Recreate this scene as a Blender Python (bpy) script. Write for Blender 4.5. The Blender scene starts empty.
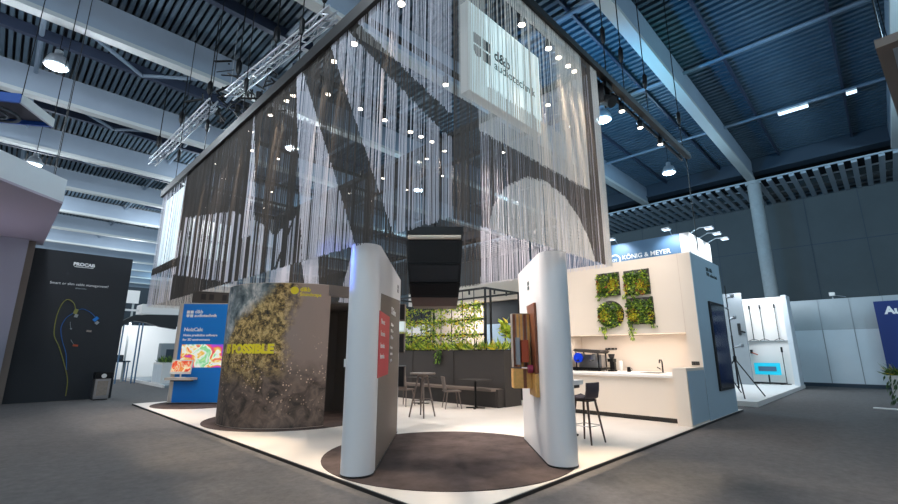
import bpy, math, random
from mathutils import Vector, Matrix, Euler
random.seed(7)
S = bpy.context.scene
COL = S.collection
D2 = math.sqrt(.5)

# ------------------------------------------------------------------ camera
f_px, pitch, az = 439.3, math.radians(12.873), math.radians(44.58)
CAM = Vector((-3.0946, -3.0123, 1.45))
Fv = Vector((math.cos(az)*math.cos(pitch), math.sin(az)*math.cos(pitch), math.sin(pitch)))
Rv = Vector((math.sin(az), -math.cos(az), 0)); Uv = Rv.cross(Fv)
cd = bpy.data.cameras.new('camera'); co = bpy.data.objects.new('camera', cd); COL.objects.link(co)
cd.sensor_width = 36; cd.lens = 36*f_px/898; cd.clip_end = 300; cd.clip_start = .05
m = Matrix.Identity(4)
for i in range(3):
    m[i][0] = Rv[i]; m[i][1] = Uv[i]; m[i][2] = -Fv[i]; m[i][3] = CAM[i]
co.matrix_world = m; S.camera = co

S.view_settings.view_transform = 'Standard'; S.view_settings.look = 'None'
S.view_settings.exposure = 0.5; S.view_settings.gamma = 1; S.view_settings.use_curve_mapping = False

# ------------------------------------------------------------------ materials
def lin(c):
    return tuple((x/255/12.92 if x <= 10 else ((x/255+.055)/1.055)**2.4) for x in c)
def mat(name, rgb, rough=.6, metal=0., noise=0., scale=8., bump=0., emit=None, estr=0., spec=.5, alpha=None, trans=0.):
    """rgb in 0..255 sRGB albedo; noise darkens/lightens with an object space noise"""
    M = bpy.data.materials.new(name); M.use_nodes = True
    nt = M.node_tree; b = nt.nodes['Principled BSDF']
    c = lin(rgb)+(1,)
    b.inputs['Base Color'].default_value = c; b.inputs['Roughness'].default_value = rough
    b.inputs['Metallic'].default_value = metal; b.inputs['Specular IOR Level'].default_value = spec
    if trans: b.inputs['Transmission Weight'].default_value = trans
    if emit:
        b.inputs['Emission Color'].default_value = lin(emit)+(1,); b.inputs['Emission Strength'].default_value = estr
    if noise or bump:
        tc = nt.nodes.new('ShaderNodeTexCoord'); n = nt.nodes.new('ShaderNodeTexNoise')
        n.inputs['Scale'].default_value = scale; n.inputs['Detail'].default_value = 6; n.inputs['Roughness'].default_value = .65
        nt.links.new(tc.outputs['Object'], n.inputs['Vector'])
        if noise:
            r = nt.nodes.new('ShaderNodeValToRGB')
            r.color_ramp.elements[0].position = .3; r.color_ramp.elements[1].position = .7
            r.color_ramp.elements[0].color = tuple(x*(1-noise) for x in c[:3])+(1,)
            r.color_ramp.elements[1].color = tuple(min(1, x*(1+noise)) for x in c[:3])+(1,)
            nt.links.new(n.outputs['Fac'], r.inputs['Fac']); nt.links.new(r.outputs['Color'], b.inputs['Base Color'])
        if bump:
            bp = nt.nodes.new('ShaderNodeBump'); bp.inputs['Strength'].default_value = bump; bp.inputs['Distance'].default_value = .01
            nt.links.new(n.outputs['Fac'], bp.inputs['Height']); nt.links.new(bp.outputs['Normal'], b.inputs['Normal'])
    return M

K = {}
K['sidewall'] = mat('white laminate in blue light', (172, 194, 208), .5)  # blue hall light put into the colour of a white wall
K['strbeige'] = mat('sand string', (224, 214, 204), .7)
K['strumber'] = mat('umber string', (104, 92, 84), .8)
K['carpet'] = mat('hall carpet', (102, 99, 98), .95, noise=.16, scale=11, bump=.2, spec=.1)
K['rug'] = mat('charcoal velour', (84, 73, 70), .95, noise=.35, scale=2.2, bump=.3, spec=.1)
K['platform'] = mat('white platform floor', (218, 209, 200), .45, noise=.03, scale=2)
K['black'] = mat('black paint', (22, 22, 24), .5)
K['blackmetal'] = mat('black metal', (26, 26, 28), .4, .6)
K['white'] = mat('white lacquer', (232, 228, 224), .45)
K['totem'] = mat('satin white', (224, 224, 226), .4)
K['cream'] = mat('cream laminate', (226, 214, 200), .55)
K['grey'] = mat('grey panel', (150, 156, 160), .7, noise=.04, scale=1.5)
K['greydark'] = mat('dark grey wall', (72, 80, 84), .8, noise=.08, scale=.6)
K['panelgrey'] = mat('mid grey hall panel', (172, 180, 184), .7, noise=.04, scale=1)
K['panelwhite'] = mat('light hall panel', (212, 220, 226), .6, noise=.03, scale=1)
K['beam'] = mat('light grey beam paint', (134, 147, 162), .6, noise=.06, scale=.7)
K['flange'] = mat('pale flange paint', (176, 180, 180), .6)
K['deck'] = mat('dark roof deck', (22, 26, 32), .8)
K['slat'] = mat('grey blue ceiling slat', (74, 92, 106), .6, noise=.1, scale=2)
K['navy'] = mat('navy steel', (46, 56, 76), .5)
K['pipe'] = mat('blue grey steel pipe', (112, 128, 144), .5)
K['girder'] = mat('dark girder', (46, 60, 74), .6)
K['baffle'] = mat('grey baffle', (150, 162, 172), .6)
K['concrete'] = mat('concrete column', (140, 146, 148), .8, noise=.1, scale=3)
K['alu'] = mat('aluminium', (190, 194, 200), .35, .8)
K['strwhite'] = mat('white string', (212, 208, 216), .6)
K['strdark'] = mat('charcoal string', (66, 58, 53), .7)
K['lightbox'] = mat('lightbox face', (250, 255, 255), .5, emit=(214, 250, 252), estr=.32)
K['logo'] = mat('dark print', (44, 62, 66), .6)
K['printwhite'] = mat('white print', (245, 245, 245), .5)
K['warmlamp'] = mat('warm lamp lens', (255, 240, 220), .4, emit=(255, 240, 220), estr=9)
K['coollamp'] = mat('cool lamp lens', (255, 255, 255), .4, emit=(205, 232, 255), estr=1.5)
K['taupe'] = mat('taupe laminate', (118, 106, 98), .6)
K['brown'] = mat('dark umber panel', (58, 54, 52), .6, noise=.05, scale=2)
K['dkroom'] = mat('dark room fabric', (78, 74, 71), .9)
K['bluepanel'] = mat('bright blue print', (0, 124, 214), .5)
K['beige'] = mat('beige edge', (206, 190, 176), .55)
K['chair'] = mat('mocha plastic', (104, 92, 86), .5)
K['wood'] = mat('dark ash wood', (78, 60, 52), .5, noise=.2, scale=12)
K['stoolshell'] = mat('aubergine felt', (72, 62, 68), .8)
K['ply'] = mat('birch plywood', (226, 172, 96), .5, noise=.15, scale=14)
K['plydark'] = mat('walnut plywood', (128, 76, 50), .5, noise=.2, scale=14)
K['greywood'] = mat('grey oak', (150, 138, 128), .6, noise=.18, scale=10)
K['orange'] = mat('rust red laminate', (176, 74, 40), .5)
K['steel'] = mat('brushed steel', (170, 170, 172), .3, .9)
K['blueplastic'] = mat('blue enamel', (10, 60, 215), .3)
K['screen'] = mat('dark screen glass', (24, 34, 46), .12)
K['teal'] = mat('self-lit teal print', (10, 150, 180), .5, emit=(20, 190, 220), estr=.5)  # printed banner made to glow though it is no lamp
K['navypanel'] = mat('navy print', (16, 46, 112), .5)
K['procab'] = mat('anthracite print', (32, 36, 42), .7)
K['yellow'] = mat('yellow print', (248, 226, 44), .5)
K['cableyellow'] = mat('yellow green cable print', (136, 134, 62), .5)
K['cableblue'] = mat('blue cable print', (30, 92, 160), .5)
K['red'] = mat('coral red print', (214, 66, 76), .5)
K['lilac'] = mat('lilac grey soffit', (176, 170, 186), .7)
K['standgrey'] = mat('pale grey stand wall', (150, 150, 164), .7)
K['kmblue'] = mat('slate blue fascia', (84, 118, 150), .5)
K['tealwall'] = mat('petrol wall', (34, 46, 56), .7)
K['skyblue'] = mat('signal blue', (24, 74, 150), .5)
K['soil'] = mat('potting soil', (40, 30, 24), .9)
greens = [mat('leaf green', (112, 148, 46), .5), mat('dark leaf', (52, 84, 34), .5), mat('lime leaf', (184, 204, 66), .5),
          mat('yellow leaf', (214, 190, 50), .5), mat('rust leaf', (158, 84, 56), .5), mat('grey leaf', (112, 128, 96), .6)]

# ------------------------------------------------------------------ mesh builder
class MB:
    def __init__(s): s.v = []; s.f = []; s.m = []; s.sm = []
    def add(s, vs, fs, mi=0, smooth=False):
        o = len(s.v); s.v += [tuple(v) for v in vs]
        for q in fs: s.f.append(tuple(o+i for i in q)); s.m.append(mi); s.sm.append(smooth)
        return s
    def box(s, c, d, rz=0, mi=0, R=None):
        c = Vector(c); h = Vector(d)/2
        R = R or Matrix.Rotation(rz, 3, 'Z')
        vs = [c+R @ Vector((x*h.x, y*h.y, z*h.z)) for z in (-1, 1) for x, y in ((-1, -1), (1, -1), (1, 1), (-1, 1))]
        return s.add(vs, [(3, 2, 1, 0), (4, 5, 6, 7), (0, 1, 5, 4), (1, 2, 6, 5), (2, 3, 7, 6), (3, 0, 4, 7)], mi)
    def bb(s, x0, x1, y0, y1, z0, z1, mi=0):
        return s.box(((x0+x1)/2, (y0+y1)/2, (z0+z1)/2), (x1-x0, y1-y0, z1-z0), 0, mi)
    def cyl(s, p0, p1, r0, r1=None, n=12, mi=0, caps=True):
        r1 = r0 if r1 is None else r1
        p0 = Vector(p0); p1 = Vector(p1); d = (p1-p0).normalized()
        a = d.orthogonal().normalized(); b = d.cross(a)
        vs = []
        for p, r in ((p0, r0), (p1, r1)):
            for i in range(n):
                t = 2*math.pi*i/n; vs.append(p+(a*math.cos(t)+b*math.sin(t))*r)
        s.add(vs, [(i, (i+1) % n, n+(i+1) % n, n+i) for i in range(n)], mi, n > 6)
        if caps:
            s.add(vs[:n], [tuple(range(n))[::-1]], mi); s.add(vs[n:], [tuple(range(n))], mi)
        return s
    def tube(s, pts, r, n=8, mi=0):
        for a, b in zip(pts[:-1], pts[1:]): s.cyl(a, b, r, r, n, mi)
        return s
    def prism(s, poly, z0, z1, mi=0, smooth=False, capmi=None):
        n = len(poly)
        vs = [(x, y, z0) for x, y in poly]+[(x, y, z1) for x, y in poly]
        s.add(vs, [(i, (i+1) % n, n+(i+1) % n, n+i) for i in range(n)], mi, smooth)
        cm = mi if capmi is None else capmi
        s.add(vs[:n], [tuple(range(n))[::-1]], cm); s.add(vs[n:], [tuple(range(n))], cm)
        return s
    def lathe(s, c, prof, n=20, mi=0, axis=None):
        c = Vector(c); vs = []
        R = axis.to_track_quat('Z', 'Y').to_matrix() if axis else Matrix.Identity(3)
        for r, z in prof:
            for i in range(n):
                t = 2*math.pi*i/n; vs.append(c+R @ Vector((r*math.cos(t), r*math.sin(t), z)))
        k = len(prof)
        s.add(vs, [(j*n+i, j*n+(i+1) % n, (j+1)*n+(i+1) % n, (j+1)*n+i) for j in range(k-1) for i in range(n)], mi, True)
        s.add(vs[:n], [tuple(range(n))[::-1]], mi); s.add(vs[-n:], [tuple(range(n))], mi)
        return s
    def sheet(s, o, r, u, pts, t=.004, mi=0):
        """flat outline pts (a,b) in the plane o + a r + b u, with thickness t along r x u"""
        o = Vector(o); r = Vector(r); u = Vector(u); nn = r.cross(u)*t
        a = [o+r*x+u*y for x, y in pts]; n = len(a)
        area = sum(pts[i][0]*pts[(i+1) % n][1]-pts[(i+1) % n][0]*pts[i][1] for i in range(n))
        if area < 0: a.reverse()
        vs = a+[p+nn for p in a]
        return s.add(vs, [tuple(range(n))[::-1], tuple(range(n, 2*n))]+[(i, (i+1) % n, n+(i+1) % n, n+i) for i in range(n)], mi)
    def leaf(s, p, d, L, w, mi=0):
        p = Vector(p); d = Vector(d).normalized(); side = d.cross(Vector((random.uniform(-1, 1), random.uniform(-1, 1), random.uniform(-.3, 1)))).normalized()*w
        nn = side.cross(d).normalized()*w*.5
        return s.add([p, p+d*L*.45+side+nn, p+d*L, p+d*L*.45-side+nn], [(0, 1, 2), (0, 2, 3)], mi)
    def build(s, name, mats, root=None, parent=None, uv=None):
        me = bpy.data.meshes.new(name)
        vs = s.v
        if root is not None:
            inv = ROOTM[root.name].inverted(); vs = [tuple(inv @ Vector(v)) for v in vs]
        me.from_pydata(vs, [], s.f)
        mats = mats if isinstance(mats, (list, tuple)) else [mats]
        for q in mats: me.materials.append(K[q] if isinstance(q, str) else q)
        me.polygons.foreach_set('material_index', s.m); me.polygons.foreach_set('use_smooth', s.sm)
        me.update()
        o = bpy.data.objects.new(name, me); COL.objects.link(o)
        p = parent or root
        if p is not None: o.parent = p
        return o
ROOTM = {}
def tag(o, label, cat, group=None, kind=None):
    o['label'] = label; o['category'] = cat
    if group: o['group'] = group
    if kind: o['kind'] = kind
    return o
def thing(name, label, cat, loc=(0, 0, 0), rz=0, group=None):
    o = bpy.data.objects.new(name, None); COL.objects.link(o); o.empty_display_size = .1
    o.location = loc; o.rotation_euler = (0, 0, rz)
    ROOTM[o.name] = Matrix.Translation(loc) @ Matrix.Rotation(rz, 4, 'Z')
    return tag(o, label, cat, group)
def struct(o): o['kind'] = 'structure'; return o
def lab(o, t): o['label'] = t; return o
def dup(root, loc, rz=None, label=None, group=None):
    def cp(o, p):
        c = o.copy(); COL.objects.link(c); c.parent = p
        for ch in [q for q in o.children]: cp(ch, c)
        return c
    r = cp(root, None); r.location = loc
    if rz is not None: r.rotation_euler = (0, 0, rz)
    if label: r['label'] = label
    if group: r['group'] = group
    ROOTM[r.name] = Matrix.Translation(loc) @ Matrix.Rotation(r.rotation_euler.z, 4, 'Z')
    return r
def text(body, size, o, r, u, matn, root, name='lettering', align='LEFT', depth=.004, bold=0., parent=None, sx=1.):
    cu = bpy.data.curves.new('tmp', 'FONT'); cu.body = body; cu.size = size; cu.align_x = align; cu.extrude = depth/2; cu.offset = bold
    cu.resolution_u = 3
    t = bpy.data.objects.new('tmp', cu); COL.objects.link(t)
    dg = bpy.context.evaluated_depsgraph_get(); me = bpy.data.meshes.new_from_object(t.evaluated_get(dg))
    bpy.data.objects.remove(t); bpy.data.curves.remove(cu)
    o = Vector(o); r = Vector(r).normalized(); u = Vector(u).normalized(); n = r.cross(u)
    inv = ROOTM[root.name].inverted()
    for v in me.vertices:
        v.co = inv @ (o+r*v.co.x*sx+u*v.co.y+n*(v.co.z+depth/2))
    me.materials.clear(); me.materials.append(K[matn]); me.name = name
    for p in me.polygons: p.material_index = 0
    ob = bpy.data.objects.new(name, me); COL.objects.link(ob); ob.parent = parent or root
    return ob
def arc(c, r, a0, a1, n):
    return [(c[0]+r*math.cos(math.radians(a0+(a1-a0)*i/n)), c[1]+r*math.sin(math.radians(a0+(a1-a0)*i/n))) for i in range(n+1)]
def quadlogo(mb, o, r, u, s, mi=0, t=.004):
    g = s*.1; h = (s-g)/2
    sq = lambda x, y: [(x, y), (x+h, y), (x+h, y+h), (x, y+h)]
    mb.sheet(o, r, u, sq(0, h+g), t, mi); mb.sheet(o, r, u, sq(h+g, h+g), t, mi); mb.sheet(o, r, u, sq(h+g, 0), t, mi)
    mb.sheet(o, r, u, [(0, h), (h, h)]+[(h/2+h/2*math.cos(math.radians(a)), h/2+h/2*math.sin(math.radians(a))) for a in range(0, -181, -20)], t, mi)
def inpoly(p, poly):
    x, y = p; c = False; n = len(poly); j = n-1
    for i in range(n):
        xi, yi = poly[i]; xj, yj = poly[j]
        if (yi > y) != (yj > y) and x < (xj-xi)*(y-yi)/(yj-yi)+xi: c = not c
        j = i
    return c

# ================================================================== HALL
HF = -.04
mb = MB(); mb.bb(-26, 30, -16, 96, HF-.1, HF); struct(mb.build('floor', 'carpet'))
mb = MB(); mb.bb(-26, 32, -16, 96, 12.15, 12.3)
roof = struct(mb.build('ceiling', 'deck'))
mb = MB()
x = -24.
while x < 24.7:
    st = .2 if x < 4 else .28
    mb.bb(x, x+st*(.57 if x < 4 else .46), -15, 90, 11.9, 12.1); x += st
struct(mb.build('ceiling_slats', 'slat', parent=roof))
BY = [1.09+5.71*k for k in range(-2, 16)]
for y in BY:
    mb = MB(); mb.bb(-26, 24.85, y-.14, y+.14, 10.8, 11.8, 0); mb.bb(-26, 24.85, y-.18, y+.18, 10.68, 10.82, 1)
    struct(mb.build('ceiling_beam', ['beam', 'flange']))
    mb = MB(); yy = y+2.86
    mb.bb(-26, 3., yy-.1, yy+.1, 11.5, 11.86)
    struct(mb.build('ceiling_purlin', 'navy'))
    mb = MB()
    for q in (1.4, 4.3): mb.bb(3., 24.7, y+q-.04, y+q+.04, 11.7, 11.86)
    struct(mb.build('ceiling_joist', 'navy'))
for x in (-20.4, -14.9, -9.3, -3.6, 2.1, 7.75, 13.4, 19.1):
    mb = MB(); mb.cyl((x, -15, 11.62), (x, 80, 11.62), .07, n=8); struct(mb.build('ceiling_pipe', 'pipe'))
mb = MB()   # diagonal wind bracing between the beams
for k in range(2, 7):
    y = BY[k]
    for x0 in (-9.3, -3.6, 2.1):
        mb.cyl((x0, y+.1, 11.3), (x0+2.8, y+2.8, 11.5), .07, n=6); mb.cyl((x0+2.8, y+2.8, 11.5), (x0+5.6, y+.1, 11.3), .07, n=6)
struct(mb.build('ceiling_bracing', 'pipe'))
mb = MB(); mb.bb(24.86, 25.3, -16, 96, 11.2, 12.1); mb.bb(24.7, 25.5, -16, 96, 11.1, 11.2); struct(mb.build('ceiling_girder', 'girder'))
mb = MB(); mb.bb(25.3, 32, -16, 96, 11.6, 11.7); struct(mb.build('ceiling_soffit', 'deck'))
mb = MB()
y = -14.
while y < 40: mb.bb(24.95, 29.7, y, y+.22, 10.5, 10.62); y += .49
for x in (25, 26.6, 28.1, 29.5): mb.bb(x, x+.07, -15, 40, 10.66, 10.74)
struct(mb.build('ceiling_baffles', 'baffle'))
mb = MB(); mb.bb(29.8, 30.1, -16, 96, HF, 11.7)
for z in (4.2, 7.6): mb.bb(29.785, 29.8, -16, 60, z, z+.05, 1)
for k in range(26): mb.bb(29.785, 29.8, -15+2.4*k, -14.97+2.4*k, HF, 11.6, 1)
struct(mb.build('wall_right', ['greydark', 'girder']))
mb = MB(); mb.bb(-26, 30, 95, 95.3, HF, 12.2); struct(mb.build('wall_back', 'greydark'))
mb = MB(); mb.cyl((25.12, 1.05, HF), (25.12, 1.05, 10.5), .31, n=28); mb.cyl((25.12, 1.05, 10.5), (25.12, 1.05, 10.68), .36, n=28)
struct(mb.build('hall_column', 'concrete'))

# high bay lamps: a 7 m x 10 m grid
def highbay(x, y, label):
    t = thing('hanging_high_bay_lamp', label, 'lamp', (x, y, 9.6), 0, None)
    mb = MB(); mb.lathe((x, y, 9.6), [(.29, 0), (.3, .03), (.26, .16), (.2, .3), (.1, .36), (.1, .5)], 20); mb.build('reflector', 'alu', t)
    mb = MB(); mb.cyl((x, y, 9.575), (x, y, 9.598), .265, n=20); mb.build('diffuser', 'coollamp', t)
    mb = MB(); mb.cyl((x, y, 10.1), (x, y, 11.85), .012, n=6); mb.build('suspension_wire', 'blackmetal', t)
    return t
HB = {(-3.1, 13.1): 'high bay lamp between the two pale beams above the white header', (-3.1, 22.9): 'high bay lamp just over the top edge of the white header fascia',
      (4.2, 13.2): 'high bay lamp seen through the dark strings beside the white wedge', (11., 13.1): 'high bay lamp seen through white strings above the black speaker array',
      (11., 3.1): 'high bay lamp just past the outer edge of the string curtain', (17.7, 3.1): 'high bay lamp under the teal roof below the rail end'}
for (x, y), l in HB.items(): highbay(x, y, l)
def light(kind, name, loc, energy, color, size=.1, target=None, cone=90, blend=.6, parent=None, spread=None):
    L = bpy.data.lights.new(name, kind); L.energy = energy; L.color = color
    if kind == 'SPOT': L.spot_size = math.radians(cone); L.spot_blend = blend; L.shadow_soft_size = size
    elif kind == 'AREA': L.shape = 'DISK'; L.size = size
    else: L.shadow_soft_size = size
    o = bpy.data.objects.new(name, L); COL.objects.link(o); o.location = loc
    if target is not None: o.rotation_euler = (Vector(target)-Vector(loc)).to_track_quat('-Z', 'Y').to_euler()
    return o
COOL = (.76, .9, 1.0); WARM = (1.0, .88, .79)
for x in (-17.1, -10.1, -3.1, 4.2, 11., 17.7):
    for y in (-6.9, 3.1, 13.1, 22.9, 33, 43, 53, 63):
        if (x, y) in ((4.2, 3.1), (4.2, -6.9)): continue
        light('POINT', 'high_bay_light', (x, y, 9.5), 430, (.5, .8, 1.0) if x > 8 else (.52, .8, 1.0) if y < 0 else (.84, .93, 1.0), .3)

# ================================================================== BOOTH PLATFORM
mb = MB(); mb.bb(.02, 10.9, .02, 12.95, HF, 0, 0)
t = thing('booth_platform', 'large white raised platform floor with black edge under the exhibition booth', 'platform', (5, 6, HF))
mb.build('deck_surface', 'platform', t)
mb = MB(); mb.bb(0, 10.9, 0, .02, HF, -.004); mb.bb(0, .02, 0, 12.95, HF, -.004); mb.bb(0, 10.9, 12.95, 12.97, HF, -.004)
mb.build('edge_trim', 'black', t)
def rug(c, r, label):
    mb = MB(); mb.prism(arc(c, r, 0, 354, 59), .001, .008); tag(mb.build('round_rug', 'rug'), label, 'rug')
rug((1.86, 1.86), 1.82, 'round charcoal rug between the two white totem walls, under the hanging speaker array')
rug((1.9, 6.95), 1.8, 'round charcoal rug under the curved wall lettered POSSIBLE')
rug((1.5, 11.5), 1.35, 'round charcoal rug under the blue panel wall')

# ================================================================== TOTEMS
def stadium(a, b, r, n=14):
    a = Vector(a); b = Vector(b); d = (b-a).normalized(); ang = math.degrees(math.atan2(d.y, d.x))
    return arc(a, r, ang+90, ang+270, n)+arc(b, r, ang-90, ang+90, n)
def pillar(name, label, cat, a, b, r, h, mats='totem'):
    t = thing(name, label, cat, (a[0], a[1], 0))
    mb = MB(); P = stadium(a, b, r)
    mb.prism(P, .0095, h, 0, False)
    for i in range(len(P)): mb.sm[i] = True
    o = mb.build('body', mats, t)
    mb = MB(); mb.prism(stadium(a, b, r+.004), .0085, .03); mb.build('plinth', 'black', t)
    return t
dg = Vector((D2, D2, 0)); nrm = Vector((D2, -D2, 0)); up = Vector((0, 0, 1))
# totem by the drum: graphic on its side facing the rug
A = Vector((.249, 1.851, .009)); Bq = Vector((2.249, 3.881, .009))
dL = (Bq-A).normalized(); nL = Vector((dL.y, -dL.x, 0))
t = pillar('totem_wall', 'round-nosed white totem wall with grey text panel and coral red patch on its flank', 'display wall', A.xy, Bq.xy, .2, 2.85)
o0 = A+nL*.2005
mb = MB(); mb.sheet(o0+dL*.12, dL, up, [(0, .03), (2.62, .03), (2.62, 2.42), (0, 2.22)], .004); pg = mb.build('text_panel', 'taupe', t)
mb = MB(); mb.sheet(o0+dL*.02, dL, up, [(0, 1.12), (1.1, 1.12), (1.1, 1.98), (0, 1.98)], .008); rd = mb.build('red_patch', 'red', t)
for i, (z, s, w) in enumerate([(2.05, .17, 'SL-Series'), (1.86, .07, 'GSL System'), (1.76, .07, 'KSL System'), (1.66, .07, 'XSL System'), (1.5, .06, 'line arrays'), (1.4, .06, 'subwoofers'), (1.3, .06, 'amplifiers')]):
    text(w, s, o0+dL*1.35+up*z+nL*.005, dL, up, 'printwhite', t, parent=pg)
for i, z in enumerate((1.82, 1.66, 1.5, 1.36)):
    text('More art.' if i == 0 else 'Less noise.', .1, o0+dL*.16+up*z+nL*.009, dL, up, 'printwhite', t, parent=rd)
mb = MB(); quadlogo(mb, o0+dL*2.25+up*2.52+nL*.001, dL, up, .14); mb.build('emblem', 'black', t)
mb = MB(); mb.box(A+Vector((-.13, .13, 1.31)), (.03, .08, .1), math.radians(45)); mb.build('white_switch', 'white', t)
# totem with the wooden samples
A2 = Vector((2.391, .299, .009)); B2 = Vector((3.6, 1.515, .009))
t = pillar('totem_wall', 'round-nosed plain white totem wall carrying wooden sample boxes on its flank', 'display wall', A2.xy, B2.xy, .2, 2.85)
nR = Vector((-D2, D2, 0)); o1 = A2+nR*.2005
mb = MB(); quadlogo(mb, o1+dg*.9+up*2.42+nR*.001-dg*0, -dg, up, .14); mb.build('emblem', 'logo', t)
text('Unlimited', .1, o1+dg*1.05+up*2.12+nR*.001, -dg, up, 'taupe', t)

# wooden samples fixed to that flank (local frame: along dg, out nR)
Rw = Matrix((( -D2, -D2, 0), (-D2, D2, 0), (0, 0, 1))).transposed()
Rw = Matrix(((-dg.x, nR.x, 0), (-dg.y, nR.y, 0), (0, 0, 1)))
def wbox(along, out, z0, z1, la, lo, mats, name, label, cat='wooden sample', stripes=None):
    c = o1+dg*along+nR*(out+lo/2+.001)+up*((z0+z1)/2)
    t = thing(name, label, cat, (c.x, c.y, z0))
    mb = MB(); mb.box(c, (la, lo, z1-z0), R=Rw); mb.build('sample_body', mats, t)
    if stripes:
        n = len(stripes); w = lo/n
        for i, s_ in enumerate(stripes):
            mb = MB(); cc = o1+dg*(along)+nR*(out+w*(i+.5)+.001)+up*((z0+z1)/2)
            mb.box(cc, (la+.012, w*.72, (z1-z0)*.97), R=Rw); mb.build('veneer_strip', s_, t)
    return t
wbox(.56, 0, 1.15, 2.16, .55, .035, 'plydark', 'sample_board', 'tall thin brown wooden board flat against the white totem wall')
wbox(.54, 0, .82, 1.14, .5, .05, 'ply', 'sample_board', 'low plywood board against the white totem wall beside the lower crate')
wbox(.72, .04, 1.22, 2.03, .2, .27, 'greywood', 'sample_box', 'tall grey-sided sample box with striped plywood and walnut front', stripes=['ply', 'plydark', 'ply', 'ply', 'plydark'])
wbox(.66, .1, 1.3, 1.62, .36, .1, 'orange', 'sample_box', 'small rust red sample block on the striped box')
wbox(.7, .22, 1.26, 1.66, .34, .06, 'steel', 'sample_plate', 'upright dark grey metal sample plate beside the rust red block')
wbox(.7, .05, .92, 1.2, .24, .27, 'ply', 'sample_box', 'low honey plywood sample crate below the tall striped box', stripes=['ply', 'plydark', 'ply', 'ply'])
t = thing('sample_disc', 'small magenta disc on the plywood board of the white totem', 'wooden sample', tuple(o1+dg*.5+up*1.2))
mb = MB(); mb.cyl(o1+dg*.5+up*1.2+nR*.05, o1+dg*.5+up*1.2+nR*.12, .06, n=16); mb.build('disc', mat('magenta', (170, 60, 90), .5), t)
# display speakers on the far end of the totem
for (z0, z1, w, label, mt) in ((2.05, 2.37, .2, 'small dark loudspeaker at the top of the totem back edge', 'brown'), (1.83, 2.03, .2, 'pale blue-white display panel between two dark speakers on totem back edge', 'white'),
                           (1.43, 1.8, .2, 'dark loudspeaker below the pale panel on totem back edge', 'brown'), (.8, 1.19, .24, 'large black loudspeaker lowest on totem back edge', 'black')):
    c = Bq+nL*.2+dL*.1+up*((z0+z1)/2)
    t = thing('wall_mount_speaker' if mt != 'white' else 'wall_mount_panel', label, 'speaker' if mt != 'white' else 'panel', (c.x, c.y, z0))
    RR = Matrix(((nL.x, dL.x, 0), (nL.y, dL.y, 0), (0, 0, 1)))
    mb = MB(); mb.box(c, (w, .24, z1-z0), R=RR); mb.build('housing', 'taupe' if mt != 'white' else 'white', t)
    mb = MB(); mb.box(c-dL*.125, (w*.86, .01, (z1-z0)*.92), R=RR); mb.build('grille' if mt != 'white' else 'face', 'black' if mt != 'white' else 'lightbox', t)

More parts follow.
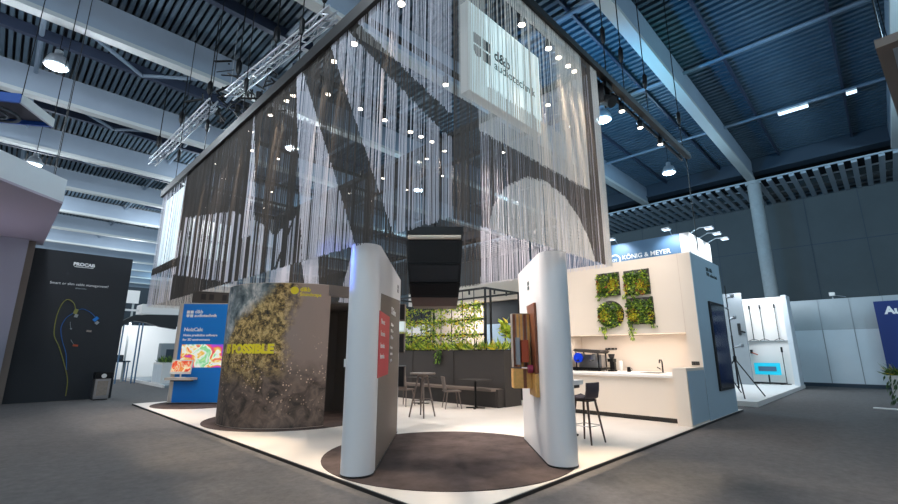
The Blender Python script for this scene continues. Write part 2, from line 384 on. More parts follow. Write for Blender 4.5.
# ================================================================== DRUM
DC = (1.91, 6.86); DR = 1.56
def graphic():
    M = bpy.data.materials.new('meadow photograph print'); M.use_nodes = True; nt = M.node_tree; b = nt.nodes['Principled BSDF']
    N = lambda t: nt.nodes.new(t); L = nt.links.new
    uv = N('ShaderNodeUVMap'); sep = N('ShaderNodeSeparateXYZ'); L(uv.outputs['UV'], sep.inputs[0])
    def noise(sc, det=8, dist=0., rough=.65):
        n = N('ShaderNodeTexNoise'); n.inputs['Scale'].default_value = sc; n.inputs['Detail'].default_value = det; n.inputs['Roughness'].default_value = rough
        n.inputs['Distortion'].default_value = dist; L(uv.outputs['UV'], n.inputs['Vector']); return n
    def ramp(src, els):
        r = N('ShaderNodeValToRGB'); e = r.color_ramp.elements
        while len(e) < len(els): e.new(.5)
        for q, (p, c) in zip(e, els): q.position = p; q.color = lin(c)+(1,) if len(c) == 3 else c
        L(src, r.inputs['Fac']); return r
    def mix(fac, a, bb):
        x = N('ShaderNodeMix'); x.data_type = 'RGBA'; L(fac, x.inputs['Factor']); L(a, x.inputs['A']); L(bb, x.inputs['B']); return x.outputs['Result']
    def math_(op, a, bb):
        x = N('ShaderNodeMath'); x.operation = op
        for i, q in enumerate((a, bb)):
            if isinstance(q, (int, float)): x.inputs[i].default_value = q
            else: L(q, x.inputs[i])
        return x.outputs[0]
    U, V = sep.outputs['X'], sep.outputs['Y']
    plants = ramp(noise(15, 12, .15, .85).outputs['Fac'], [(.38, (24, 20, 16)), (.46, (84, 68, 40)), (.52, (176, 142, 82)), (.57, (240, 206, 140)), (.64, (96, 86, 48))]).outputs['Color']
    sea = ramp(noise(4.2, 9, .3, .7).outputs['Fac'], [(.38, (44, 62, 70)), (.5, (136, 146, 148)), (.6, (226, 220, 214))]).outputs['Color']
    plain = ramp(V, [(0, (120, 102, 92)), (1, (172, 150, 138))]).outputs['Color']
    wob = math_('MULTIPLY', math_('SUBTRACT', noise(2.6, 6).outputs['Fac'], .5), 1.1)
    # sea: upper part nearest the far rim
    d1 = math_('ADD', math_('SUBTRACT', math_('MULTIPLY', V, 1.0), math_('MULTIPLY', U, .8)), math_('MULTIPLY', wob, .35))
    seam = ramp(d1, [(.52, (0, 0, 0, 1)), (.62, (1, 1, 1, 1))]).outputs['Color']
    col = mix(seam, plants, sea)
    # plain warm grey for the other end
    d2 = math_('ADD', math_('ADD', U, math_('MULTIPLY', wob, .5)), math_('MULTIPLY', math_('SUBTRACT', .55, V), .12))
    pm = ramp(d2, [(.6, (0, 0, 0, 1)), (.72, (1, 1, 1, 1))]).outputs['Color']
    col = mix(pm, col, plain)
    # the dark lower part
    d3 = math_('ADD', V, math_('MULTIPLY', wob, .3))
    dm = ramp(d3, [(.28, (1, 1, 1, 1)), (.46, (0, 0, 0, 1))]).outputs['Color']
    low = ramp(noise(9, 4, 1).outputs['Fac'], [(.35, (50, 42, 36)), (.7, (128, 108, 96))]).outputs['Color']
    col = mix(dm, col, low)
    # blossoms
    vo = N('ShaderNodeTexVoronoi'); vo.inputs['Scale'].default_value = 38; L(uv.outputs['UV'], vo.inputs['Vector'])
    dots = ramp(vo.outputs['Distance'], [(.16, (1, 1, 1, 1)), (.26, (0, 0, 0, 1))]).outputs['Color']
    band = ramp(math_('ABSOLUTE', math_('SUBTRACT', V, .36), 0), [(.1, (1, 1, 1, 1)), (.3, (0, 0, 0, 1))]).outputs['Color']
    msk = ramp(noise(5, 3).outputs['Fac'], [(.46, (0, 0, 0, 1)), (.54, (1, 1, 1, 1))]).outputs['Color']
    fac = math_('MULTIPLY', math_('MULTIPLY', dots, band), msk)
    pink = N('ShaderNodeRGB'); pink.outputs[0].default_value = lin((226, 192, 164))+(1,)
    col = mix(fac, col, pink.outputs[0])
    L(col, b.inputs['Base Color']); b.inputs['Roughness'].default_value = .6
    return M
t = thing('curved_wall', 'curved printed wall with meadow photograph and yellow POSSIBLE lettering', 'display wall', (DC[0], DC[1], 0))
a0, a1, nseg = 265, 95, 48
mb = MB()
pin = arc(DC, DR-.035, a1, a0, nseg); pout = arc(DC, DR, a0, a1, nseg)
mb.prism(pout+pin, 0.02, 2.85, 0)
mb.build('shell', 'beige', t)
# printed skin with uv
me = bpy.data.meshes.new('printed_skin'); vs = []; fs = []; uvs = []
for i in range(nseg+1):
    a = math.radians(a0+(a1-a0)*i/nseg)
    for z in (.03, 2.84): vs.append((DR*1.003*math.cos(a), DR*1.003*math.sin(a), z)); 
for i in range(nseg): fs.append((2*i, 2*i+1, 2*i+3, 2*i+2))
me.from_pydata(vs, [], fs); ul = me.uv_layers.new(name='UVMap')
for p in me.polygons:
    p.use_smooth = True
    for li in p.loop_indices:
        vi = me.loops[li].vertex_index; i = vi//2
        ang = a0+(a1-a0)*i/nseg
        ul.data[li].uv = (1-(265-ang)/90, (vi % 2))
me.materials.append(graphic()); sk = bpy.data.objects.new('printed_skin', me); COL.objects.link(sk); sk.parent = t
def on_drum(body, size, ang_c, z, matn, sx=1., bold=0., al='CENTER'):
    cu = bpy.data.curves.new('tmp', 'FONT'); cu.body = body; cu.size = size; cu.extrude = .002; cu.offset = bold; cu.align_x = al; cu.resolution_u = 3
    q = bpy.data.objects.new('tmp', cu); COL.objects.link(q)
    mm = bpy.data.meshes.new_from_object(q.evaluated_get(bpy.context.evaluated_depsgraph_get())); bpy.data.objects.remove(q)
    for v in mm.vertices:
        a = math.radians(ang_c)+v.co.x*sx/DR; r = DR*1.003+.003+v.co.z
        v.co = (r*math.cos(a), r*math.sin(a), z+v.co.y)
    mm.materials.clear(); mm.materials.append(K[matn])
    for p in mm.polygons: p.material_index = 0
    ob = bpy.data.objects.new('lettering', mm); COL.objects.link(ob); ob.parent = t
on_drum('IS POSSIBLE', .24, 202.5, 1.44, 'yellow', 1.06, .014)
on_drum('d&b', .125, 241.5, 2.68, 'yellow', 1, .003, 'LEFT'); on_drum('Soundscape', .1, 241.5, 2.585, 'yellow', .9, .002, 'LEFT')
mb = MB(); a = math.radians(237.6)
c = Vector((DC[0]+DR*1.004*math.cos(a), DC[1]+DR*1.004*math.sin(a), 2.69)); nn = Vector((math.cos(a), math.sin(a), 0))
mb.cyl(c, c+nn*.008, .08, n=20); mb.build('sun_emblem', 'yellow', t)
# dark listening room behind it
t = thing('listening_room', 'dark walled listening room with beige lintel behind the curved printed wall', 'room', (2.6, 6.2, 0))
mb = MB(); mb.bb(1.95, 3.35, 7.4, 7.5, 0, 2.5); mb.bb(3.25, 3.35, 5.35, 7.5, 0, 2.5); mb.build('dark_wall', 'dkroom', t)
mb = MB(); mb.bb(1.72, 3.35, 5.27, 5.42, 2.62, 2.85); mb.build('lintel', 'taupe', t)
mb = MB(); mb.bb(3.28, 3.36, 5.27, 5.36, 0, 2.62); mb.build('door_jamb', 'beige', t)
mb = MB(); mb.bb(1.95, 3.3, 5.6, 7.45, 2.5, 2.54); mb.build('room_soffit', 'dkroom', t)
t = thing('wall_mount_speaker', 'black loudspeaker hung inside the dark listening room', 'speaker', (2.6, 7.2, 1.35))
mb = MB(); mb.bb(2.42, 2.7, 7.12, 7.37, 1.35, 1.75); mb.build('housing', 'black', t)
mb = MB(); mb.cyl((2.56, 7.13, 1.6), (2.56, 7.1, 1.6), .09, n=16); mb.cyl((2.56, 7.13, 1.42), (2.56, 7.1, 1.42), .045, n=12); mb.build('driver', 'taupe', t)

# ================================================================== BLUE PANEL WALL
P0 = Vector((.78, 12.22, 0)); dB = Vector((D2, -D2, 0)); nB = Vector((-D2, -D2, 0))
t = pillar('panel_wall', 'tall blue info panel wall with beige rounded edge and colour map picture', 'display wall', (P0+dB*.05-nB*.02).xy, (P0+dB*2.6-nB*.02).xy, .13, 2.9, 'beige')
f0 = P0+nB*.112
mb = MB(); mb.sheet(f0+dB*.1, dB, up, [(0, .04), (2.5, .04), (2.5, 2.88), (0, 2.88)], .006); fp = mb.build('blue_face', 'bluepanel', t)
e = f0+nB*.0075
mb = MB(); quadlogo(mb, e+dB*.22+up*2.48, dB, up, .2); mb.build('emblem', 'printwhite', t, parent=fp)
text('d&b', .15, e+dB*.46+up*2.6, dB, up, 'printwhite', t, parent=fp, bold=.003); text('audiotechnik', .13, e+dB*.46+up*2.49, dB, up, 'printwhite', t, parent=fp, bold=.003)
text('NoizCalc', .15, e+dB*.2+up*2.07, dB, up, 'printwhite', t, parent=fp, bold=.004)
text('Noise prediction software', .095, e+dB*.2+up*1.92, dB, up, 'printwhite', t, parent=fp, bold=.003); text('for 3D environments', .095, e+dB*.2+up*1.79, dB, up, 'printwhite', t, parent=fp, bold=.003)
def heat(name, s):
    M = bpy.data.materials.new(name); M.use_nodes = True; nt = M.node_tree; b = nt.nodes['Principled BSDF']
    tc = nt.nodes.new('ShaderNodeTexCoord'); n = nt.nodes.new('ShaderNodeTexNoise'); n.inputs['Scale'].default_value = s; n.inputs['Detail'].default_value = 3; n.inputs['Distortion'].default_value = 1.2
    r = nt.nodes.new('ShaderNodeValToRGB'); e_ = r.color_ramp.elements
    for _ in range(5): e_.new(.5)
    for q, (p, c) in zip(e_, ((.25, (235, 240, 170)), (.36, (120, 205, 140)), (.44, (240, 245, 240)), (.52, (235, 190, 80)), (.58, (225, 80, 90)), (.65, (200, 70, 190)), (.75, (60, 90, 220)))): q.position = p; q.color = lin(c)+(1,)
    nt.links.new(tc.outputs['Object'], n.inputs['Vector']); nt.links.new(n.outputs['Fac'], r.inputs['Fac']); nt.links.new(r.outputs['Color'], b.inputs['Base Color'])
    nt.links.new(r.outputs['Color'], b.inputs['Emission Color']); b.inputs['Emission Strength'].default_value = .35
    return M
mb = MB(); mb.sheet(e+dB*.2, dB, up, [(0, 1.02), (1.22, 1.02), (1.22, 1.68), (0, 1.68)], .004); mb.build('map_picture', heat('self-lit sound map picture', 2.6), t, parent=fp)  # print made to glow, with no lamp behind it
for z in (2.07, 1.95, 1.83, 1.71): text('d&b R90', .09, e+dB*1.45+up*z, dB, up, 'printwhite', t, parent=fp)
# shelf with a monitor before the blue panel
q0 = f0+dB*.05+nB*.02
t = thing('wall_shelf', 'beige wall shelf on the blue panel under the tilted monitor', 'shelf', tuple(q0+up*.68))
RB = Matrix(((dB.x, -nB.x, 0), (dB.y, -nB.y, 0), (0, 0, 1)))
mb = MB(); mb.box(q0+dB*.35+nB*.16+up*.71, (.78, .3, .07), R=RB); mb.build('board', 'beige', t)
mb = MB(); mb.box(q0+dB*.35+nB*.1+up*.655, (.6, .12, .04), R=RB); mb.build('bracket', 'black', t)
t = thing('monitor', 'small white-framed monitor showing an orange map on the beige shelf', 'monitor', tuple(q0+dB*.35+nB*.16+up*.745))
cc = q0+dB*.33+nB*.17
mb = MB(); mb.box(cc+up*.75, (.24, .14, .012), R=RB); mb.cyl(cc+up*.75, cc+up*.86, .02, n=10); mb.build('stand', 'white', t)
tl = Matrix.Rotation(math.radians(-10), 3, dB)
mb = MB(); mb.box(cc+up*1.04, (.6, .03, .4), R=tl @ RB); mb.build('frame', 'white', t)
mb = MB(); mb.box(cc+up*1.055+(tl @ nB)*.018, (.54, .006, .3), R=tl @ RB)
M2 = heat('orange map', 5.); 
for q, c in zip(M2.node_tree.nodes['Color Ramp'].color_ramp.elements, ((240, 190, 90), (220, 110, 40), (240, 230, 190), (230, 90, 40), (200, 50, 40), (240, 170, 60), (250, 220, 120))): q.color = lin(c)+(1,)
mb.build('display', M2, t)
t = thing('hanging_speaker_bar', 'dark brown speaker bar hung just above the top edge of the blue panel wall', 'speaker', (1.45, 11.95, 2.95))
sb = math.radians(-16); sd = Vector((math.cos(sb), math.sin(sb), 0)); sn = Vector((sd.y, -sd.x, 0)); sc = Vector((1.45, 11.95, 3.12))
mb = MB(); mb.box(sc, (1.0, .28, .34), sb); mb.build('housing', 'brown', t)
for s_ in (-.2, .02, .38):
    mb = MB(); mb.box(sc+sd*s_+sn*.145, (.13, .02, .18), sb); mb.build('driver', 'black', t)
for s_ in (-.35, .35):
    mb = MB(); q = sc+sd*s_; mb.cyl(q+up*.17, (q.x, q.y, 6.42), .008, n=6); mb.build('suspension_wire', 'blackmetal', t)

# ================================================================== STRING CURTAINS
ZB, ZT = 2.8, 6.4
def curtain(name, label, o, ax, length, base, polys, spacing=.028, w=.0062, mats=('strwhite', 'strdark'), gaps=False):
    """strings hung along o + s ax; polys: (outline in (s, z), class) painted over the base class"""
    mb = MB(); o = Vector(o); ax = Vector(ax)
    n = int(length/spacing); cl = 0
    for i in range(n):
        cl = .85*cl+random.uniform(-1, 1)*.35
        s = (i+.5)*spacing+random.uniform(-.35, .35)*spacing+cl*.006
        if not 0 < s < length or random.random() < .03: continue
        
        th = w*random.uniform(.75, 1.3)
        par = random.random(); ang = random.uniform(0, 1.57)
        segs = []; z = ZB+random.uniform(-.012, .012); top = ZT
        while z < top:
            c = base(s, z) if callable(base) else base
            for pl, k in polys:
                if inpoly((s, z), pl): c = k
            if c == 'T': c = 'W' if par < .45 else 'X'
            if c == 'S': c = 'W' if (math.sin(s*16)+.8*math.sin(s*41+1)+.5*(par-.5)) > .1 else 'D'
            if segs and segs[-1][2] == c: segs[-1][1] = min(z+.04, top)
            else: segs.append([z, min(z+.04, top), c])
            z += .04
        gap = gaps and math.sin(s*57+2*math.sin(s*9.1))+.6*math.sin(s*23.7+1) < -.55
        for z0, z1, c in segs:
            if c == 'X' or (gap and c == 'W' and random.random() < .6): continue
            p = o+ax*s; k = 4; r = th*(.7 if c == 'W' else .8)
            vs = [(p.x+r*math.cos(ang+j*1.571), p.y+r*math.sin(ang+j*1.571), zz) for zz in (z0, z1) for j in range(4)]
            mb.add(vs, [(0, 1, 5, 4), (1, 2, 6, 5), (2, 3, 7, 6), (3, 0, 4, 7)], 0 if c == 'W' else 1, False)
    ob = mb.build(name, list(mats)); tag(ob, label, 'string curtain', None, 'stuff'); return ob
LA = [(2.81, 6.42), (.91, 2.7), (-.1, 2.7), (-.1, 3.6), (.07, 3.73), (1.09, 4.91), (2.33, 6.42)]
LB = [(2.08, 6.42), (.64, 4.7), (.07, 4.03), (-.1, 3.85), (-.1, 6.42)]
LC = [(3.73, 6.4), (3.95, 6.4), (3.76, 5.4), (3.38, 3.67), (3.15, 2.7), (1.7, 2.7), (2.33, 3.88), (2.91, 4.89)]
LD = [(5.83, 6.42), (5.75, 4.84), (5.75, 3.6), (5.17, 3.6), (5.39, 4.75)]
LE = [(10.18, 5.0), (6.48, 4.34), (4.83, 3.72), (4.22, 3.38), (3.37, 3.63), (3.17, 2.7), (5.63, 2.7), (10.64, 3.5)]
LF = [(10.46, 2.7), (10.46, 6.42), (13.1, 6.42), (13.1, 2.7)]
LFb = [(13.28, 3.96), (10.23, 3.92), (10.23, 3.68), (13.28, 3.74)]
LL = [(3.44, 3.7), (3.52, 3.7), (4.28, 2.6), (4.18, 2.6)]
curtain('string_curtain', 'long string curtain with white wedges on charcoal along the aisle side of the booth', (0, 0, 0), (0, 1, 0), 13., 'D',
        [(LE, 'S'), (LL, 'D'), (LA, 'W'), (LB, 'W'), (LC, 'W'), (LD, 'W'), (LF, 'T'), (LFb, 'D')], .0205, .0058, gaps=True)
RA = [(.09, 6.42), (.09, 4.21), (.43, 4.23), (.43, 3.93), (3.13, 3.92), (3.13, 6.42)]
RAR = [(.53, 2.7), (.65, 3.06), (.9, 3.37), (1.35, 3.63), (1.77, 3.7), (2.3, 3.62), (2.71, 3.36), (2.95, 3.1), (3.15, 2.7)]
RS = [(3.46, 2.7), (3.46, 6.42), (3.75, 6.42), (3.75, 2.7)]
curtain('string_curtain', 'short string curtain with pale arch on umber strings above the kitchen side of the booth', (0.03, 0, 0), (1, 0, 0), 3.7, 'D', [(RA, 'W'), ([(.55, 4.6), (2.3, 4.6), (2.3, 6.1), (.55, 6.1)], 'T'), (RAR, 'W'), (RS, 'W')], .0125, .0043, ('strbeige', 'strumber'))
BP = [([(13., 2.7), (11.4, 2.7), (11.4, 4.4), (13., 4.4)], 'W'), ([(9.9, 2.7), (10.6, 4.4), (9.5, 4.4), (9.2, 2.7)], 'W'), ([(8.2, 2.7), (7.5, 4.4), (6.6, 4.2), (7.2, 2.7)], 'W'),
      ([(0, 2.7), (2.75, 2.7), (2.72, 6.42), (0, 6.42)], 'W')]
curtain('string_curtain', 'string curtain at the inner side of the booth, charcoal with tall white panels', (3.7, .02, 0), (0, 1, 0), 12.95, 'D', BP, .024, .008)
curtain('string_curtain', 'string curtain at the far end of the booth behind the small logo lightbox', (.03, 13., 0), (1, 0, 0), 3.65, 'D', [([(1.2, 2.7), (2.9, 6.42), (3.7, 6.42), (3.7, 2.7)], 'S'), ([(-.1, 2.7), (-.1, 3.75), (3.8, 3.75), (3.8, 2.7)], 'W')], .02, .009, ('strbeige', 'strdark'))

# rigging rails the curtains and spotlights hang from
def rail(label, a, b, w=.09, h=.12, twin=False, wires=()):
    a = Vector(a); b = Vector(b)
    t = thing('rigging_rail', label, 'rail', tuple(a))
    d = b-a; L = d.length; rz = math.atan2(d.y, d.x)
    mb = MB(); mb.box((a+b)/2, (L, w, h), rz)
    if twin:
        s = Vector((-d.y, d.x, 0)).normalized()*.16
        mb.box((a+b)/2+s+Vector((0, 0, -.03)), (L, .05, .06), rz)
        k = int(L/.9)
        for i in range(k+1): mb.box(a+d*((i+.02)/max(1, k)*.96)+s/2, (.03, .16, .04), rz)
    mb.build('rail_body', 'black', t)
    for q in wires:
        p = a+d*q; mb = MB(); mb.cyl(p, (p.x, p.y, 11.88), .011, n=6); mb.lathe((p.x, p.y, 7.2), [(.03, 0), (.05, .1), (.05, .3), (.02, .36)], 8); mb.build('hanging_wire', 'blackmetal', t)
    return t
ZR = 6.44
rail('black top rail of the long aisle-side string curtain', (0, -.05, ZR), (0, 13.05, ZR), .14, .22, wires=(.12, .3, .5, .7, .9))
rt = rail('black top rail of the short string curtain running on over the kitchen with track spotlights', (-.05, 0, ZR), (8.9, 0, ZR), .12, .12, True, wires=(.47, .56, .7, .95))
mb = MB(); mb.cyl((8.85, .05, ZR), (8.85, .05, 3.9), .012, n=6); mb.build('hanging_cable', 'black', rt)
rail('black top rail of the inner string curtain', (3.72, 0.1, ZR), (3.72, 13.05, ZR), .1, .12)
rail('black top rail of the far-end string curtain', (.1, 13., ZR), (3.7, 13., ZR), .1, .12)
rail('black cross rail with a row of spotlights inside the booth', (.1, 3.8, ZR), (3.7, 3.8, ZR), .07, .08)
rail('black outer rail parallel to the inner string curtain', (4.85, 0.1, ZR), (4.85, 10, ZR), .07, .08, wires=(.3, .9))
rail('black rail linking the inner and outer rails at the spotlight pair', (3.76, 8.1, ZR), (4.82, 8.1, ZR), .06, .08)
rail('black cross rail near the middle of the booth top', (.1, 7.22, ZR), (3.67, 7.22, ZR), .07, .08)
rail('black cross rail towards the far end of the booth top', (.1, 9.6, ZR), (3.67, 9.6, ZR), .07, .08)
rail('black cross rail just before the far-end lightbox', (.1, 11.3, ZR), (3.67, 11.3, ZR), .07, .08)

# spotlights
sp0 = None
def spot(x, y, label, group, z=6.2, aim=(0, 0, -1), power=90, cone=75, tint=None):
    global sp0
    if sp0 is None:
        sp0 = thing('spotlight', label, 'spotlight', (x, y, z), 0, group)
        mb = MB(); mb.lathe((x, y, z), [(.055, -.015), (.06, 0), (.06, .13), (.04, .16)], 14); mb.build('housing', 'blackmetal', sp0)
        mb = MB(); mb.cyl((x, y, z-.02), (x, y, z-.004), .052, n=14); mb.build('lens', 'warmlamp', sp0)
        mb = MB(); mb.bb(x-.012, x+.012, y-.012, y+.012, z+.14, z+.26); mb.build('clamp', 'blackmetal', sp0)
        o = sp0
    else:
        o = dup(sp0, (x, y, z), None, label, group); o['group'] = group
    l = light('SPOT', 'spot_beam', (x, y, z-.05), power*.72, tint or WARM, .04, (x+aim[0], y+aim[1], z-1), cone, .55)
    return o
G1 = 'spotlights behind the aisle-side string curtain'; G2 = 'spotlights behind the short string curtain'; G3 = 'spotlights on the inner cross rails'; G4 = 'spotlights along the inner rails'
for y in (1.11, 2.27, 2.88, 4.31, 4.57, 5.31, 6.29, 8.67, 10.3, 11.6): spot(.14, y, 'small spotlight just inside the top rail, washing down the aisle-side strings', G1, aim=(-.07, 0, -1), cone=24, power=700, tint=(1, .8, .58))
for x in (1.65, 2.38, 2.69, 3.0, 3.2): spot(x, .15, 'small spotlight just inside the top rail, washing down the short curtain strings', G2, aim=(.0, -.07, -1), cone=24, power=600, tint=(1, .8, .58))
for x in (.58, 1.29, 1.91, 2.61, 2.92, 3.26): spot(x, 3.8, 'small spotlight on the first cross rail over the booth floor', G3, aim=(.2, -.55, -1), power=420, cone=60)
for x, y in ((.53, 7.22), (1.17, 7.22), (.69, 9.6), (2.09, 9.6), (1.17, 12.6), (1.87, 11.3), (2.58, 11.3), (1.92, 2.01)): spot(x, y, 'small spotlight among the scattered ones deeper in the booth top', 'scattered spotlights deep in the booth top', aim=(0, -.1, -1), power=230, cone=95)
for x, y in ((3.8, 1.06), (3.8, 3.94), (3.8, 4.83), (3.8, 4.57), (3.8, 6.36), (3.8, 8.05)): spot(x, y, 'small spotlight lining the inner curtain rail', G4, aim=(.25, 0, -1), power=130, cone=95)
for x, y in ((4.85, 1.21), (4.85, 2.98), (4.85, 5.05), (4.85, 6.57), (4.62, 8.14)): spot(x, y, 'small spotlight lining the outer parallel rail', 'spotlights along the outer rail', aim=(.3, 0, -1), power=150, cone=100)
spot(5.98, .12, 'lit track spotlight under the kitchen rail, bigger glow of the two', None, aim=(.5, .7, -1), power=220, cone=80)
spot(7.1, .1, 'lit track spotlight nearer the free end of the kitchen rail', None, aim=(.3, .6, -1), power=220, cone=80)
spot(5.05, .12, 'track spotlight just after the chunky moving light on the kitchen rail', None, aim=(.4, .6, -1), power=180, cone=80)
t = thing('moving_light', 'chunky black moving light on the rail beside the curtain edge', 'stage light', (4.25, .1, 6.0))
mb = MB(); mb.bb(4.12, 4.38, 0, .22, 6.26, 6.38); mb.bb(4.1, 4.14, .05, .17, 6.0, 6.3); mb.bb(4.36, 4.4, .05, .17, 6.0, 6.3); mb.build('yoke', 'blackmetal', t)
mb = MB(); mb.cyl((4.25, .2, 6.16), (4.2, -.05, 5.95), .09, .11, 16); mb.build('head', 'black', t)

# lightboxes with the booth logo
def lightbox(label, o, r, w, h, dep=.14, txt=True):
    o = Vector(o); r = Vector(r); n = r.cross(up)
    t = thing('lightbox_sign', label, 'lightbox', tuple(o+r*w/2))
    mb = MB(); R = Matrix(((r.x, n.x, 0), (r.y, n.y, 0), (0, 0, 1)))
    mb.box(o+r*w/2-n*dep/2+up*h/2, (w, dep, h), R=R); mb.build('box', 'white', t)
    mb = MB(); mb.sheet(o+n*.001, r, up, [(.01, .01), (w-.01, .01), (w-.01, h-.01), (.01, h-.01)], .006); fc = mb.build('lit_face', 'lightbox', t)
    if txt:
        mb = MB(); quadlogo(mb, o+r*w*.06+up*h*.42+n*.009, r, up, w*.2); mb.build('emblem', 'logo', t, parent=fc)
        text('d&b', w*.135, o+r*w*.31+up*h*.53+n*.009, r, up, 'logo', t, parent=fc, bold=.004); text('audiotechnik', w*.115, o+r*w*.31+up*h*.42+n*.009, r, up, 'logo', t, parent=fc)
    for q in (.1, .9):
        mb = MB(); mb.cyl(o+r*w*q+up*h-n*.05, o+r*w*q-n*.05+up*(ZR-o.z), .008, n=6); mb.build('hanging_wire', 'alu', t)
lightbox('glowing logo lightbox hung behind the short string curtain', (.6, .28, 4.68), (1, 0, 0), 1.67, 1.34)
lightbox('small distant logo lightbox at the far end behind striped strings', (.66, 12.7, 4.48), (1, 0, 0), 1.42, 1.27)
lightbox('lightbox seen edge-on behind the pale end of the aisle-side curtain', (.09, 12.85, 3.9), (0, -1, 0), 1.9, 2.3, .06, txt=False)

# ================================================================== HANGING ARRAY
c = Vector((1.62, 1.95, 0)); view = Vector((-D2, -D2, 0)); side = Vector((D2, -D2, 0))
t = thing('line_array_speaker', 'black line array loudspeaker column hung over the round rug', 'loudspeaker', (c.x, c.y, 2.15))
def slabq(mb, z0, z1, w0, w1, f0_, f1_, d, mi=0):
    """cabinet between z0 and z1: widths w, front offsets f along view"""
    vs = []
    for z, w, ff in ((z0, w0, f0_), (z1, w1, f1_)):
        for sx, b in ((-1, 1), (1, 1), (1, -1), (-1, -1)):
            p = c+side*sx*w/2+view*(ff if b == 1 else ff-d)+up*z; vs.append(p)
    mb.add(vs, [(3, 2, 1, 0), (4, 5, 6, 7), (0, 1, 5, 4), (1, 2, 6, 5), (2, 3, 7, 6), (3, 0, 4, 7)], mi)
zz = [2.28, 2.5, 2.78, 3.14]; ww = [.74, .79, .83, .87]; ff = [.02, .13, .2, .24]
for i in range(3):
    mb = MB(); slabq(mb, zz[i]+.005, zz[i+1]-.005, ww[i], ww[i+1], ff[i], ff[i+1], .5)
    cb = mb.build('cabinet', 'black', t)
    mb = MB(); slabq(mb, zz[i]+.03, zz[i+1]-.03, ww[i]*.9, ww[i+1]*.9, ff[i]+.016, ff[i+1]+.014, .012); mb.build('grille', mat('speaker grille', (16+i*0, 16, 18) if i != 1 else (40, 40, 42), .7), t, parent=cb)
mb = MB(); slabq(mb, 2.16, 2.28, .7, .74, -.12, .02, .4); mb.build('base_cover', 'taupe', t)
mb = MB(); mb.cyl(c+view*.26+up*3.19-side*.41, c+view*.26+up*3.19+side*.41, .035, n=12); mb.build('pale_roller', 'cream', t)
mb = MB(); slabq(mb, 3.24, 3.36, .88, .9, .26, .26, .5); slabq(mb, 3.14, 3.24, .86, .86, .2, .2, .44); mb.build('rigging_frame', 'black', t)
mb = MB(); mb.tube([c+up*3.36-side*.03, c+up*3.5, c+up*3.36+side*.03], .014, 8); mb.cyl(c+up*3.48, c+up*6.42, .01, n=6); mb.build('hanging_chain', 'blackmetal', t)
rail('black rigging beam from which the black line array hangs', (.1, 1.95, ZR), (3.67, 1.95, ZR), .07, .08)

# ================================================================== BAR WITH PLANTS
t = thing('bar_block', 'dark umber bar block with built-in bench along its front', 'bar', (7.5, 7, 0))
mb = MB(); mb.bb(6.87, 7.6, 4.66, 10.2, 0, 1.5); mb.build('block', 'brown', t)
mb = MB(); mb.bb(6.62, 6.87, 4.7, 4.78, 0, .47); mb.build('side_fin', 'brown', t)
for y in (4.66, 6.6, 8.5):
    mb = MB(); mb.bb(6.85, 6.87, y, y+.02, .5, 1.48); mb.build('joint_strip', 'brown', t)
mb = MB(); mb.bb(6.42, 6.87, 4.78, 10.2, .42, .48); mb.build('bench_seat', 'taupe', t)
mb = MB(); mb.bb(6.6, 6.87, 4.78, 10.2, 0, .42); mb.build('bench_front', 'brown', t)
mb = MB(); mb.bb(6.93, 7.4, 4.75, 10.1, 1.5, 1.52); mb.build('planting_bed', 'soil', t)
t = thing('plant_trellis', 'black square tube trellis frame standing on the dark bar', 'trellis', (7.0, 5.5, 1.52))
for (x, y, z) in ((7.05, 5.46, 1.525), (8.75, 5.46, 0), (7.05, 9.9, 1.52), (8.75, 9.9, 0), (7.05, 7.7, 1.52), (7.3, 5.46, 1.52)):
    mb = MB(); mb.bb(x-.025, x+.025, y-.025, y+.025, z, 3.36); mb.build('post', 'black', t)
mb = MB(); mb.bb(7.03, 7.08, 5.44, 9.92, 3.32, 3.38); mb.bb(8.72, 8.77, 5.44, 9.92, 3.32, 3.38); mb.bb(7.03, 8.77, 5.44, 5.49, 3.32, 3.38); mb.bb(7.03, 8.77, 9.87, 9.92, 3.32, 3.38); mb.build('top_frame', 'black', t)
mb = MB()
for z in (1.95, 2.4, 2.85): mb.bb(7.03, 7.07, 5.5, 9.9, z, z+.025)
for k in range(9): mb.bb(7.04, 7.06, 5.9+k*.48, 5.92+k*.48, 1.52, 3.32)
mb.build('grid_bar', 'black', t)
mb = MB()
for k in range(3): mb.cyl((7.05, 6.1+k*.6, 3.32), (7.05, 6.1+k*.6, 3.2), .03, n=8)
for k in range(2): mb.cyl((7.5+k*.6, 5.46, 3.32), (7.5+k*.6, 5.46, 3.2), .03, n=8)
mb.build('mini_spot', 'black', t)
